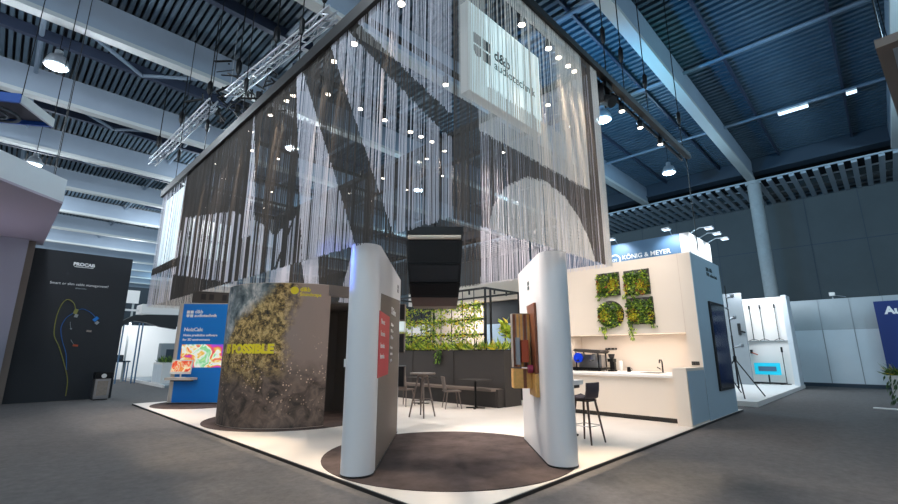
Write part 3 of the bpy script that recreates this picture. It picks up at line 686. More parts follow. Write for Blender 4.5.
# climbing plants on each trellis level
def climber(label, y0, y1, z, dens, drop):
    mb = MB()
    n = int((y1-y0)*dens)
    for i in range(n):
        y = random.uniform(y0, y1); L = random.random()
        p = Vector((7.0+random.uniform(-.1, .12), y, z+random.gauss(.02, .06)-(random.random()**2)*drop))
        mb.leaf(p, (random.uniform(-1, .4), random.uniform(-1, 1), random.uniform(-1.2, .6)), random.uniform(.07, .15), random.uniform(.015, .035), random.choice((0, 0, 2, 2, 2, 1, 3)))
    o = mb.build('foliage', greens); return o
for z, l, q in ((2.86, 'top', .34), (2.42, 'middle', .34), (1.97, 'lower', .34)):
    t = thing('climbing_plant', 'lime green climbing plant on the %s bar of the trellis above the dark bar' % l, 'plant', (7.05, 7.5, z))
    mb = MB()
    for i in range(1900):
        y = 5.55+4.2*random.random()
        if z > 2.8 and y > 7.3 and random.random() < .5: continue
        dens = .5+.5*math.sin(y*4.1+z*3)
        if random.random() > .35+.65*dens: continue
        p = Vector((7.02+random.uniform(-.12, .1), y, z+random.gauss(.04, .05)-(random.random()**1.7)*q*(.4+dens)))
        mb.leaf(p, (random.uniform(-1, .4), random.uniform(-1, 1), random.uniform(-1.2, .7)), random.uniform(.06, .13), random.uniform(.014, .032), random.choice((0, 0, 2, 2, 2, 1, 3)))
    mb.build('foliage', greens, t)
    mb = MB(); mb.bb(6.99, 7.09, 5.5, 9.8, z-.02, z+.03); mb.build('planter_trough', 'black', t)
for i, y in enumerate((5.0, 5.75, 6.5, 7.25, 8.0, 8.75)):
    t = thing('trailing_plant', 'grassy green plant in the bar bed, %s' % ('at its open end near the corner', 'under the trellis corner post', 'second one along from the trellis corner', 'trailing over the bar front', 'fifth along from the bar end', 'half hidden behind the totem speakers')[i], 'plant', (7.1, y, 1.52), group='plants in the bar bed')
    mb = MB()
    for k in range(110):
        p = Vector((7.05+random.uniform(-.2, .25), y+random.uniform(-.35, .35), 1.52))
        mb.leaf(p, (random.uniform(-.9, .5), random.uniform(-.8, .8), random.uniform(.1, 1.1)), random.uniform(.2, .42), random.uniform(.012, .03), random.choice((0, 0, 2, 2, 1, 3)))
    if i == 3:
        for k in range(60):
            mb.leaf((6.83+random.uniform(-.04, .02), y+random.uniform(-.15, .15), 1.55-random.random()*.4), (random.uniform(-.5, 0), random.uniform(-.6, .6), -.6), .12, .025, random.choice((0, 1)))
    mb.build('foliage', greens, t)
    mb = MB(); mb.lathe((7.12, y, 1.521), [(.05, 0), (.07, .04), (.06, .06)], 10); mb.build('root_ball', 'soil', t)
def tallplant(x, y, z, h, label, yel):
    t = thing('potted_plant', label, 'plant', (x, y, z))
    mb = MB(); mb.lathe((x, y, z), [(.07, 0), (.1, .16), (.105, .18), (.09, .18)], 14); mb.build('pot', 'black', t)
    mb = MB(); mb.cyl((x, y, z+.15), (x+.02, y, z+h*.7), .02, .012, 8); mb.build('stem', 'wood', t)
    mb = MB()
    for k in range(90):
        q = random.random(); p = Vector((x+random.gauss(0, .05), y+random.gauss(0, .05), z+h*(.5+.5*q)))
        mb.leaf(p, (random.uniform(-1, 1), random.uniform(-1, 1), random.uniform(-.4, 1)), random.uniform(.12, .26), .035, random.choice((2, 2, 0, yel)))
    mb.build('foliage', greens, t)
tallplant(7.3, 4.95, 1.525, .75, 'tall lime plant in a black pot beside the trellis post', 3)
tallplant(7.3, 4.72, 1.525, .6, 'bushy lime plant in a black pot next to the striped sample box', 2)

# back of the booth behind the bar
t = thing('rear_wall', 'dark petrol rear wall with cream fascia behind the bar and plants', 'wall panel', (10.6, 7, 0))
mb = MB(); mb.bb(10.2, 10.4, 3.7, 8.2, 0, 3.35); mb.build('panel', 'tealwall', t)
mb = MB(); mb.bb(10.0, 10.42, 3.7, 12.5, 3.36, 4.1); mb.build('fascia', 'cream', t)
mb = MB(); mb.bb(10.2, 10.4, 8.2, 12.5, 0, 3.35); mb.build('pale_panel', 'cream', t)
mb = MB(); mb.bb(10.15, 10.2, 6.6, 8.0, 1.0, 2.5); mb.build('window_screen', mat('pale blue glass', (150, 176, 200), .2), t)
mb = MB(); mb.cyl((10.2, 6.35, 2.75), (10.15, 6.35, 2.75), .15, n=20); mb.build('blue_disc', 'skyblue', t)
t = thing('rear_wall', 'dark inner wall beside the bar behind the totem speakers', 'wall panel', (7, 11, 0))
mb = MB(); mb.bb(6.4, 10, 11.0, 11.1, 0, 3.3); mb.build('panel', 'tealwall', t)
mb = MB(); mb.bb(6.4, 10, 10.98, 11.0, 2.1, 2.6); mb.build('screen_strip', 'panelwhite', t)

# ================================================================== BAR FURNITURE
def tripod_stool(x, y, h, label):
    t = thing('high_table', label, 'table', (x, y, 0))
    mb = MB(); mb.cyl((x, y, h-.03), (x, y, h), .3, n=28); mb.build('table_top', 'taupe', t)
    mb = MB(); mb.cyl((x, y, h-.09), (x, y, h-.03), .12, n=16); mb.build('hub', 'chair', t)
    for k in range(4):
        a = math.radians(45+90*k+10); mb = MB(); mb.cyl((x+.1*math.cos(a), y+.1*math.sin(a), h-.05), (x+.3*math.cos(a), y+.3*math.sin(a), 0), .024, .018, 10); mb.build('leg', 'chair', t)
    mb = MB(); R_ = [(x+.22*math.cos(math.radians(a)), y+.22*math.sin(math.radians(a)), .38) for a in range(0, 361, 20)]; mb.tube(R_, .009, 6); mb.build('foot_ring', 'chair', t)
tripod_stool(4.12, 4.97, .98, 'round high table on four splayed legs standing on the white floor before the bar')
def chair(x, y, rz, label, group=None):
    t = thing('side_chair', label, 'chair', (x, y, 0), rz, group)
    T = Matrix.Translation((x, y, 0)) @ Matrix.Rotation(rz, 4, 'Z')
    W = lambda a, b, c: T @ Vector((a, b, c))
    R3 = Matrix.Rotation(rz, 3, 'Z')
    mb = MB(); mb.box(W(0, 0, .44), (.42, .42, .03), R=R3); mb.build('seat', 'chair', t)
    mb = MB(); mb.box(W(-.22, 0, .64), (.025, .4, .36), R=R3 @ Matrix.Rotation(math.radians(-10), 3, 'Y')); mb.build('backrest', 'chair', t)
    for sx, sy in ((1, 1), (1, -1), (-1, 1), (-1, -1)):
        mb = MB(); mb.cyl(W(sx*.15, sy*.15, .43), W(sx*.22, sy*.2, 0), .016, .012, 8); mb.build('leg', 'chair', t)
chair(5.75, 5.6, math.radians(-32), 'mocha side chair facing the bench at the pedestal table')
chair(5.2, 6.9, math.radians(15), 'mocha side chair half hidden behind the round high table')
def pedestal(x, y, label):
    t = thing('pedestal_table', label, 'table', (x, y, 0))
    mb = MB(); mb.box((x, y, .73), (.66, .66, .025)); mb.build('table_top', 'brown', t)
    mb = MB(); mb.cyl((x, y, .02), (x, y, .72), .03, n=12); mb.build('column', 'blackmetal', t)
    mb = MB(); mb.box((x, y, .012), (.5, .06, .022), .6); mb.box((x, y, .012), (.5, .06, .022), .6+math.pi/2); mb.build('base', 'blackmetal', t)
pedestal(6.2, 5.15, 'small dark pedestal table beside the chair by the bar end')
pedestal(5.9, 7.0, 'small dark pedestal table behind the round high table')
# bar stool and white high table by the kitchen
x, y = 4.08, .84
t = thing('bar_stool', 'aubergine bar stool with low back on four wooden legs by the kitchen', 'stool', (x, y, 0), math.radians(84))
T = Matrix.Translation((x, y, 0)) @ Matrix.Rotation(math.radians(84), 4, 'Z'); W = lambda a, b, c: T @ Vector((a, b, c)); R3 = Matrix.Rotation(math.radians(84), 3, 'Z')
mb = MB()
cols = 9
vs = []; fs = []
prof = [(.2, .73), (.12, .705), (-.05, .7), (-.14, .71), (-.185, .76), (-.205, .84), (-.215, .96)]
for r_, (px, pz) in enumerate(prof):
    for k in range(cols):
        q = (k/(cols-1)-.5)*2; wv = .2 if r_ < 4 else .19
        vs.append(W(px+(abs(q)**3)*(.04 if r_ >= 4 else 0), q*wv, pz+(.02*q*q if r_ < 4 else 0)))
n0 = len(vs)
vs += [v+(T.to_3x3() @ Vector((-.012 if i//cols > 3 else 0, 0, -.03 if i//cols <= 3 else -.008))) for i, v in enumerate(vs)]
for r_ in range(len(prof)-1):
    for k in range(cols-1):
        a = r_*cols+k; fs += [(a, a+1, a+cols+1, a+cols), (n0+a, n0+a+cols, n0+a+cols+1, n0+a+1)]
per = [k for k in range(cols)]+[r_*cols+cols-1 for r_ in range(1, len(prof))]+[(len(prof)-1)*cols+k for k in range(cols-2, -1, -1)]+[r_*cols for r_ in range(len(prof)-2, 0, -1)]
for a, b_ in zip(per, per[1:]+per[:1]): fs.append((a, n0+a, n0+b_, b_))
mb.add(vs, fs, 0, True); mb.build('seat', 'stoolshell', t)
mb = MB(); mb.box(W(-.02, 0, .665), (.26, .26, .03), R=R3); mb.build('seat_frame', 'wood', t)
for sx, sy in ((1, 1), (1, -1), (-1, 1), (-1, -1)):
    mb = MB(); mb.cyl(W(sx*.11-.02, sy*.11, .67), W(sx*.2-.02, sy*.2, 0), .02, .014, 10); mb.build('leg', 'wood', t)
mb = MB(); fr = [W(sx*.165-.02, sy*.165, .27) for sx, sy in ((1, 1), (1, -1), (-1, -1), (-1, 1), (1, 1))]; mb.tube(fr, .008, 6); mb.build('foot_ring', 'steel', t)
x, y = 4.25, 1.47
t = thing('high_table', 'white-topped high table tucked behind the white totem next to the bar stool', 'table', (x, y, 0))
mb = MB(); mb.box((x, y, .92), (.7, .7, .08)); mb.build('table_top', 'white', t)
mb = MB(); mb.box((x, y, .85), (.6, .6, .06)); mb.build('apron', 'brown', t)
mb = MB(); mb.bb(x-.05, x+.05, y-.05, y+.05, .03, .83); mb.build('column', 'brown', t)
mb = MB(); mb.box((x, y, .015), (.5, .5, .03)); mb.build('base', 'brown', t)

# ================================================================== KITCHEN
KX = 8.1
t = thing('kitchen_wall', 'tall cream kitchen wall block with recessed splashback and blue-lit outer side', 'wall unit', (9, 1.8, 0))
mb = MB(); mb.bb(KX, 10.55, .05, 3.6, 1.9, 3.77); mb.build('upper_panel', 'cream', t)
mb = MB(); mb.bb(KX, 10.55, .05, .33, 1.13, 1.9); mb.bb(8.11, 10.55, .05, .33, 0, 1.13); mb.bb(9.0, 10.55, .33, 3.6, 0, 1.9); mb.bb(KX, 9.0, 3.45, 3.6, 0, 1.9); mb.build('lower_panel', 'cream', t)
mb = MB(); mb.bb(KX-.003, KX, .325, .333, 1.9, 3.77); mb.build('panel_joint', 'beige', t)
mb = MB(); mb.bb(8.15, 8.2, .36, 3.42, 1.885, 1.899); mb.build('led_strip', mat('warm led', (255, 240, 220), .5, emit=(255, 236, 214), estr=.5), t)
mb = MB(); mb.bb(8.1, 10.55, .04, .05, .001, 3.77); mb.build('side_panel', 'sidewall', t)  # thin skin carrying the blue light tint of the wall side
mb = MB(); mb.bb(KX-.012, KX, .12, .28, 1.17, 1.25, 0)
for k in range(3): mb.bb(KX-.016, KX-.012, .13+k*.05, .165+k*.05, 1.18, 1.24, 1)
lab(mb.build('socket_plate', ['blackmetal', 'dkroom'], t), 'dark triple socket plate')
mb = MB(); quadlogo(mb, Vector((9.28, .039, 3.34)), Vector((1, 0, 0)), up, .22); lab(mb.build('emblem', 'logo', t), 'dark four-part emblem')
text('d&b', .16, (9.55, .038, 3.47), (1, 0, 0), (0, 0, 1), 'logo', t); text('audiotechnik', .13, (9.55, .038, 3.34), (1, 0, 0), (0, 0, 1), 'logo', t)
for i in range(3):
    light('AREA', 'led_light', (8.3, 1.05+i*.95, 1.87), 5, WARM, .25, (8.45, 1.05+i*.95, 0))
t = thing('wall_screen', 'tall dark upright screen mounted in the blue-lit kitchen side wall', 'screen', (9.7, .03, .56))
mb = MB(); mb.bb(9.06, 10.36, .0, .04, .56, 2.68); mb.build('frame', 'black', t)
mb = MB(); mb.bb(9.12, 10.3, -.004, 0, .62, 2.62); mb.build('display', 'screen', t)
t = thing('kitchen_counter', 'long cream kitchen counter with dark toe kick', 'counter', (7.5, 2, 0))
mb = MB(); mb.bb(7.15, 8.98, .34, 3.44, .1, .92)
mb.build('front', 'cream', t)
mb = MB(); mb.bb(7.22, 8.98, .34, 3.44, 0, .1); lab(mb.build('toe_kick', 'brown', t), 'dark toe kick')
mb = MB(); mb.bb(7.08, 8.98, .34, 3.44, .92, .97); mb.build('worktop', 'white', t)
mb = MB(); mb.bb(6.92, 8.09, .06, .33, 0, 1.13); mb.build('end_panel', 'cream', t)
mb = MB(); mb.bb(6.98, 8.09, .05, .06, .03, 1.07); mb.build('tinted_side', 'sidewall', t)  # no real inset: skin with the blue light in its colour
mb = MB(); mb.bb(7.9, 8.4, .95, 1.4, .968, .976); lab(mb.build('sink', 'blackmetal', t), 'dark sink')
mb = MB(); mb.tube([(8.45, 1.05, .97), (8.45, 1.05, 1.22), (8.4, 1.05, 1.27), (8.3, 1.05, 1.27), (8.27, 1.05, 1.2)], .018, 10); mb.cyl((8.45, 1.1, 1.05), (8.45, 1.18, 1.1), .012, n=8); lab(mb.build('tap', 'blackmetal', t), 'black mixer tap')
# espresso machine
x, y, z = 8.4, 2.9, .97
t = thing('espresso_machine', 'dark espresso machine with a bright blue round end on the counter', 'coffee machine', (x, y, z))
mb = MB(); mb.bb(x-.3, x+.28, y-.42, y+.4, z+.03, z+.09); mb.bb(x-.34, x-.3, y-.44, y+.42, z+.01, z+.05); mb.build('drip_tray', 'blackmetal', t)
mb = MB(); mb.bb(x-.05, x+.28, y-.34, y+.34, z+.09, z+.42); mb.build('boiler_body', 'steel', t)
mb = MB(); mb.prism([(y-.44, z+.5), (y-.36, z+.45), (y+.3, z+.5), (y+.36, z+.54), (y+.3, z+.58), (y+.05, z+.56), (y-.4, z+.54)], x-.28, x+.28)
mb.v = [(v[2], v[0], v[1]) for v in mb.v]; mb.build('top_rack', 'brown', t)
for yy in (-.2, .18):
    mb = MB(); mb.cyl((x-.17, y+yy, z+.42), (x-.17, y+yy, z+.3), .07, n=14); mb.bb(x-.18, x-.02, y+yy-.05, y+yy+.05, z+.32, z+.45); g = mb.build('group_head', 'steel', t)
    mb = MB(); mb.cyl((x-.2, y+yy, z+.28), (x-.42, y+yy, z+.26), .016, n=8); mb.build('portafilter', 'black', t, parent=g)
mb = MB(); mb.cyl((x-.31, y+.2, z+.34), (x-.25, y+.2, z+.34), .13, n=24); lab(mb.build('round_badge', 'blueplastic', t), 'bright blue disc')
mb = MB()
for sx in (-.22, .22):
    for sy in (-.34, .3): mb.cyl((x+sx, y+sy, z), (x+sx, y+sy, z+.49), .02, n=8)
mb.build('leg', 'blackmetal', t)
x, y = 8.3, 2.25
t = thing('coffee_grinder', 'slim black coffee grinder next to the espresso machine', 'grinder', (x, y, z))
mb = MB(); mb.bb(x-.1, x+.1, y-.08, y+.08, z, z+.04); mb.bb(x, x+.1, y-.06, y+.06, z+.04, z+.26); mb.bb(x-.1, x+.1, y-.075, y+.075, z+.24, z+.32); mb.build('body', 'blackmetal', t)
mb = MB(); mb.lathe((x, y, z+.32), [(.05, 0), (.085, .09), (.085, .12)], 14); mb.build('hopper', 'black', t)
t = thing('paper_cup_stack', 'short stack of white paper cups beside the coffee grinder', 'cups', (8.3, 2.02, z), group=None)
mb = MB(); mb.lathe((8.3, 2.02, z), [(.03, 0), (.045, .12), (.047, .26), (.04, .27)], 14); mb.build('cup', 'white', t)
t = thing('milk_jug', 'little dark jug on the counter right after the white cups', 'jug', (8.3, 1.82, z))
mb = MB(); mb.lathe((8.3, 1.82, z), [(.045, 0), (.05, .05), (.038, .1), (.042, .12)], 14); mb.build('body', 'blackmetal', t)
mb = MB(); mb.tube([(8.3, 1.775, z+.1), (8.3, 1.74, z+.08), (8.3, 1.74, z+.04), (8.3, 1.775, z+.03)], .007, 6); mb.build('handle', 'blackmetal', t)
t = thing('socket_rail', 'slim dark power socket strip on the splashback above the grinder', 'socket', (8.98, 1.9, 1.4))
mb = MB(); mb.bb(8.975, 9.0, 2.4, 2.72, 1.52, 1.57); mb.build('body', 'blackmetal', t)
mb = MB()
for k in range(3): mb.cyl((8.976, 2.45+k*.11, 1.545), (8.97, 2.45+k*.11, 1.545), .018, n=10)
mb.build('outlet', 'steel', t)
# living wall: four planted fields shaped like the emblem
def living(label, shape, yc, zc, s, vine):
    t = thing('living_wall_panel', label, 'planted panel', (KX, yc, zc-s/2), 0, 'planted fields on the kitchen wall')
    mb = MB(); pts = [(-s/2, -s/2), (s/2, -s/2), (s/2, s/2), (-s/2, s/2)] if shape == 'sq' else [(s/2*1.04*math.cos(a*math.pi/12), s/2*1.04*math.sin(a*math.pi/12)) for a in range(24)]
    mb.sheet((KX-.001, yc, zc), (0, -1, 0), up, pts, .02); mb.build('backing', 'dkroom', t)
    mb = MB(); n = 0
    while n < 900:
        a, b_ = random.uniform(-.46, .46)*s, random.uniform(-.48, .44)*s
        if shape != 'sq' and a*a+b_*b_ > s*s/4: continue
        if b_ > s*.36 and random.random() < .7: continue
        n += 1
        patch = math.sin(a*13+zc*5)+math.sin(b_*11+yc*7)
        mi = random.choice((0, 0, 1, 1, 5, 2)) if patch < .5 else random.choice((0, 2, 3, 4, 4, 1))
        if patch > 1.25: mi = random.choice((3, 3, 2, 0))
        mb.leaf((KX-.02-random.random()*.06, yc+a, zc+b_), (random.uniform(-1.2, -.1), random.uniform(-1, 1), random.uniform(-1, .8)), random.uniform(.05, .11), random.uniform(.014, .03), mi)
    for (va, ln) in vine:
        for k in range(int(ln*170)):
            q = random.random()*ln; mb.leaf((KX-.06+random.uniform(-.03, .03), yc+va+random.gauss(0, .035), zc-s/2+.04-q), (-.4, random.uniform(-.7, .7), -.8), .08, .02, random.choice((0, 2, 1)))
    mb.build('foliage', greens, t)
living('square planted field in the upper row beside the curtain edge', 'sq', 2.08, 3.2, .62, ((.26, .1),))
living('square planted field in the upper row with red and yellow leaves', 'sq', 1.33, 3.18, .64, ((.3, .1), (.1, .08)))
living('round planted field in the lower row', 'o', 2.08, 2.42, .68, ((.16, .3), (.28, .1)))
living('square planted field in the lower row above the splashback', 'sq', 1.31, 2.46, .66, ((.24, .4), (-.3, .12)))

# ================================================================== NEIGHBOUR BOOTH BEHIND THE KITCHEN
t = thing('neighbour_header', 'slate blue illuminated header box with white lettering and round emblem above the kitchen wall', 'header sign', (12, 3, 3.6))
mb = MB(); mb.bb(11, 13.2, .8, 6.5, 3.2, 4.97); mb.build('box', 'kmblue', t)
mb = MB(); mb.bb(10.99, 11, .8, 1.05, 3.2, 4.97); mb.bb(11.0, 13.2, .79, .8, 3.2, 4.97); mb.build('white_edge', 'white', t)
text('KÖNIG & MEYER', .2, (10.985, 2.86, 4.42), (0, -1, 0), up, 'printwhite', t, bold=.003, sx=1.02); text('STANDS FOR MUSIC', .1, (10.985, 2.86, 4.27), (0, -1, 0), up, 'printwhite', t)
mb = MB(); oc = Vector((10.985, 3.1, 4.43))
ring = [(.2*math.cos(math.radians(a)), .2*math.sin(math.radians(a))) for a in range(0, 361, 15)]
for q in range(24): mb.sheet(oc, (0, -1, 0), up, [ring[q], ring[q+1], tuple(.78*w for w in ring[q+1]), tuple(.78*w for w in ring[q])], .006)
mb.build('round_emblem', 'printwhite', t); text('KM', .15, (10.98, 3.21, 4.38), (0, -1, 0), up, 'printwhite', t, sx=.8)
for (px, py, dx, dy, l) in ((11.0, 2.95, -1, 0, 'near the round emblem'), (11.0, 1.25, -1, 0, 'before the header corner'), (11.25, .8, 0, -1, 'just round the header corner'), (12.1, .8, 0, -1, 'midway along the header side'), (13.0, .8, 0, -1, 'at the far end of the header side')):
    t = thing('arm_spotlight', 'white arm spotlight washing the slate blue header, ' + l, 'spotlight', (px, py, 4.97))
    mb = MB(); mb.tube([(px, py+.02 if dx else py+.05, 4.97), (px+dx*.25, py+dy*.25, 5.1), (px+dx*.5, py+dy*.5, 5.08)], .015, 8); mb.build('arm', 'alu', t)
    mb = MB(); mb.box((px+dx*.5, py+dy*.5, 5.05), (.22, .22, .05)); mb.build('head', 'alu', t)
    mb = MB(); mb.box((px+dx*.5, py+dy*.5, 5.02), (.18, .18, .012)); mb.build('lens', 'coollamp', t)
    light('SPOT', 'arm_light', (px+dx*.55, py+dy*.55, 4.98), 45, (.85, .93, 1), .05, (px-dx*.1, py-dy*.1, 4.3), 110, .7)
t = thing('neighbour_platform', 'glossy white low platform of the microphone stand booth', 'platform', (16, 2, HF))
mb = MB(); mb.bb(12.1, 21.7, -.1, 5, HF, .1); mb.build('deck_surface', 'white', t)
t = thing('display_wall', 'bright white display wall hung with slender stands', 'display wall', (21.6, 1, .1))
mb = MB(); mb.bb(21.5, 21.65, .1, 2.6, .1, 3.9); mb.build('panel', 'white', t)
mb = MB(); mb.bb(20.6, 21.6, -.08, .1, .1, 3.88); mb.build('side_return', 'panelwhite', t)
mb = MB(); mb.bb(21.42, 21.5, .15, 2.4, 1.93, 1.97); mb.build('ledge', 'grey', t)
light('AREA', 'booth_fill', (9.0, 8.6, 3.3), 60, WARM, .8, (9.6, 8.6, 0))  # unseen lamp added to brighten the cream panels behind the trellis
light('AREA', 'booth_fill', (20, 1.2, 4.6), 60, (.95, .97, 1), 1.2, (21.5, 1.2, 1.5))  # unseen lamp without a fixture, brightens the white display wall
light('AREA', 'booth_fill', (16, 1.6, 5.2), 110, (.95, .97, 1), 1.5, (16, 1.6, 0))  # unseen lamp without a fixture, brightens the white platform
for y, l in ((1.45, 'first one from the grey panel'), (1.05, 'middle one of the three'), (.5, 'last one by the wall edge')):
    t = thing('microphone_stand', 'slender black stand hung upright on the bright white wall, ' + l, 'stand', (21.3, y, 1.97))
    mb = MB(); mb.cyl((21.4, y, 1.99), (21.4, y, 3.5), .014, n=8); mb.build('pole', 'black', t)
    mb = MB(); mb.tube([(21.4, y-.18, 1.975), (21.4, y, 2.05), (21.4, y+.18, 1.975)], .012, 6); mb.build('foot', 'black', t)
    mb = MB(); mb.cyl((21.38, y, 3.4), (21.38, y, 3.58), .035, n=8); mb.build('clip', 'black', t)
t = thing('desk_banner', 'turquoise banner on a black pedestal table stand before the white wall', 'banner', (21, 1.05, .1))
mb = MB(); mb.bb(20.9, 20.94, .55, 1.5, .5, 1.0); mb.build('panel', 'teal', t)
mb = MB(); mb.bb(20.88, 20.9, .7, 1.35, .65, .85); mb.build('print', 'kmblue', t)
mb = MB(); mb.cyl((20.97, 1.02, .1), (20.97, 1.02, .6), .03, n=8); mb.build('post', 'black', t)
mb = MB(); mb.bb(20.8, 21.1, .45, 1.6, .12, .18); mb.cyl((20.95, .6, .1), (20.95, .6, .13), .06, n=8); mb.cyl((20.95, 1.45, .1), (20.95, 1.45, .13), .06, n=8); mb.build('base', 'black', t)
for y, z, l in ((1.62, 1.45, 'beside the grey panel'),):
    t = thing('wall_mount_bracket', 'small dark bracket on the bright white wall beside the grey panel', 'bracket', (21.4, y, z))
    mb = MB(); mb.bb(21.35, 21.5, y-.04, y+.04, z-.05, z+.12); mb.build('plate', 'black', t)
    mb = MB(); mb.cyl((21.38, y, z), (21.25, y-.25, z-.1), .025, n=8); mb.build('arm', 'orange', t)
t = thing('microphone_stand', 'slim floor stand with thin black pole standing by the white wall edge', 'stand', (21.2, .42, .1))
mb = MB(); mb.cyl((21.2, .45, .12), (21.2, .45, 1.6), .016, n=8); mb.cyl((21.2, .45, 1.45), (21.2, .45, 1.68), .04, n=8); mb.build('pole', 'black', t)
mb = MB(); mb.cyl((21.2, .45, .1), (21.2, .45, .13), .16, n=16); mb.build('base', 'black', t)
t = thing('grey_panel', 'tall grey blue panel with a bracket beside the white display wall', 'panel', (20, 2.2, .1))
mb = MB(); mb.bb(20, 20.15, 1.45, 3.6, .1, 4.05); mb.build('panel', 'grey', t)
mb = MB(); mb.bb(19.9, 20, 1.62, 1.72, 2.2, 2.7); mb.cyl((19.95, 1.6, 2.35), (19.8, 1.45, 2.3), .04, n=8); mb.build('bracket', 'black', t)
def tripod(x, y, h, spread, label, extra):
    t = thing('lighting_tripod', label, 'tripod', (x, y, .1))
    mb = MB(); mb.cyl((x, y, .35), (x, y, h*.55), .026, n=10); mb.cyl((x, y, h*.55), (x, y, h), .018, n=10); mb.build('pole', 'black', t)
    for k in range(3):
        a = math.radians(200+120*k); mb = MB(); mb.cyl((x, y, 1.25), (x+spread*math.cos(a), y+spread*math.sin(a), .1), .02, n=8); mb.build('leg', 'black', t)
    mb = MB(); mb.lathe((x, y, 1.15), [(.03, 0), (.05, .04), (.05, .16), (.03, .2)], 10); mb.build('collar', 'blackmetal', t)
    mb = MB()
    for zz_, dd in extra: mb.cyl((x, y, zz_), (x+dd, y-dd, zz_+.06), .03, n=8); mb.lathe((x+dd, y-dd, zz_), [(.04, 0), (.06, .05), (.05, .12)], 8)
    mb.build('microphone_holder', 'alu', t)
tripod(13.6, .62, 3.6, .85, 'tall black tripod stand carrying silver holders beside the kitchen side wall', ((3.2, .14), (2.85, -.14), (2.5, .12), (1.6, .2)))
tripod(14.6, 1.35, 2.2, .7, 'shorter black tripod stand behind the tall one on the white platform', ((1.9, .2), (1.5, -.2)))

# hall partition and right-hand stand
t = thing('hall_partition', 'long pale hall partition of tall panels under the dark wall', 'partition', (23.4, -3, HF))
mb = MB(); mb.bb(23.3, 23.4, -12, .12, .12, 2.45); mb.build('lower_row', 'panelwhite', t)
mb = MB(); mb.bb(23.3, 23.4, -12, .12, 2.46, 3.82); mb.build('upper_row', 'panelgrey', t)
mb = MB()
for k in range(9): mb.bb(23.285, 23.3, -.9-k*1.08, -.87-k*1.08, .12, 3.82)
mb.build('seam', 'grey', t)
mb = MB(); mb.bb(23.27, 23.42, -12, .12, HF, .12); mb.build('base_strip', 'girder', t)
t = thing('floodlight', 'small white floodlight clipped on top of the pale hall partition', 'lamp', (23.3, -1.4, 3.82))
mb = MB(); mb.bb(23.15, 23.4, -1.55, -1.35, 3.95, 4.1); mb.build('housing', 'white', t)
mb = MB(); mb.tube([(23.35, -1.45, 3.82), (23.35, -1.45, 3.96)], .02, 6); mb.tube([(23.35, -1.5, 3.98), (23.35, -1.9, 3.88)], .012, 6); mb.build('bracket', 'alu', t)
t = thing('navy_banner', 'navy blue banner wall with white lettering Au at the frame edge', 'banner', (22.8, -4, HF))
mb = MB(); mb.bb(22.8, 22.9, -6.5, -2.74, HF, 3.55); mb.build('panel', 'navypanel', t)
text('Au', .42, (22.79, -3.04, 3.02), (0, -1, 0), up, 'printwhite', t, bold=.02)
for z, s in ((2.0, .35), (1.2, .3)):
    mb = MB(); mb.cyl((22.8, -3.62, z), (22.78, -3.62, z), .32, n=24); mb.build('white_disc', 'printwhite', t)
    mb = MB(); mb.box((22.775, -3.62, z), (.01, .2, .16)); mb.build('symbol', 'navypanel', t)
x, y = 12.0, -3.02
t = thing('potted_plant', 'spiky grass plant in a tall white pot at the frame edge', 'plant', (x, y, HF))
mb = MB(); mb.prism([(x-.1, y-.1), (x+.1, y-.1), (x+.1, y+.1), (x-.1, y+.1)], HF, .3); mb.build('pot_foot', 'black', t)
mb = MB(); vs = [(x+sx*w, y+sy*w, z) for z, w in ((.3, .13), (.92, .19)) for sx, sy in ((-1, -1), (1, -1), (1, 1), (-1, 1))]; mb.add(vs, [(3, 2, 1, 0), (4, 5, 6, 7), (0, 1, 5, 4), (1, 2, 6, 5), (2, 3, 7, 6), (3, 0, 4, 7)]); mb.build('pot', 'white', t)
mb = MB()
for k in range(190):
    a = random.random()*6.28; e_ = random.uniform(.2, 1.5)
    mb.leaf((x+random.gauss(0, .08), y+random.gauss(0, .08), .9), (math.cos(a), math.sin(a), e_), random.uniform(.2, .42), .014, random.choice((1, 1, 0, 5, 3)))
for k in range(40): mb.leaf((x-.2+random.gauss(0, .04), y+.12+random.gauss(0, .08), .95-random.random()*.6), (-.4, .3, -.8), .16, .02, 1)
mb.build('foliage', greens, t)
t = thing('floor_plate', 'flat white plate lying on the carpet beside the potted plant', 'plate', (14.05, -2.6, HF))
mb = MB(); mb.box((14.05, -2.7, HF+.012), (.22, .62, .022)); mb.build('plate', 'white', t)
t = thing('hanging_sign', 'taupe framed rectangular hanging sign at the upper frame edge', 'hanging sign', (5.7, -3.52, 6.0))
t.rotation_euler.z = -.085
mb = MB()
mb.bb(5.7, 13, -3.72, -3.55, 6, 6.14); mb.bb(5.7, 13, -8.2, -7.9, 6, 6.14); mb.bb(5.7, 5.9, -7.9, -3.72, 6, 6.14); mb.bb(12.7, 13, -7.9, -3.72, 6, 6.14); mb.build('frame', 'taupe', t)
mb = MB(); mb.bb(5.9, 12.7, -7.9, -3.72, 6.06, 6.1); mb.build('light_panel', 'panelwhite', t)
for q in ((5.9, -3.64), (12.8, -3.64), (5.9, -8.0)):
    mb = MB(); mb.cyl((q[0], q[1], 6.1), (q[0], q[1], 11.88), .012, n=6); mb.build('hanging_wire', 'blackmetal', t)

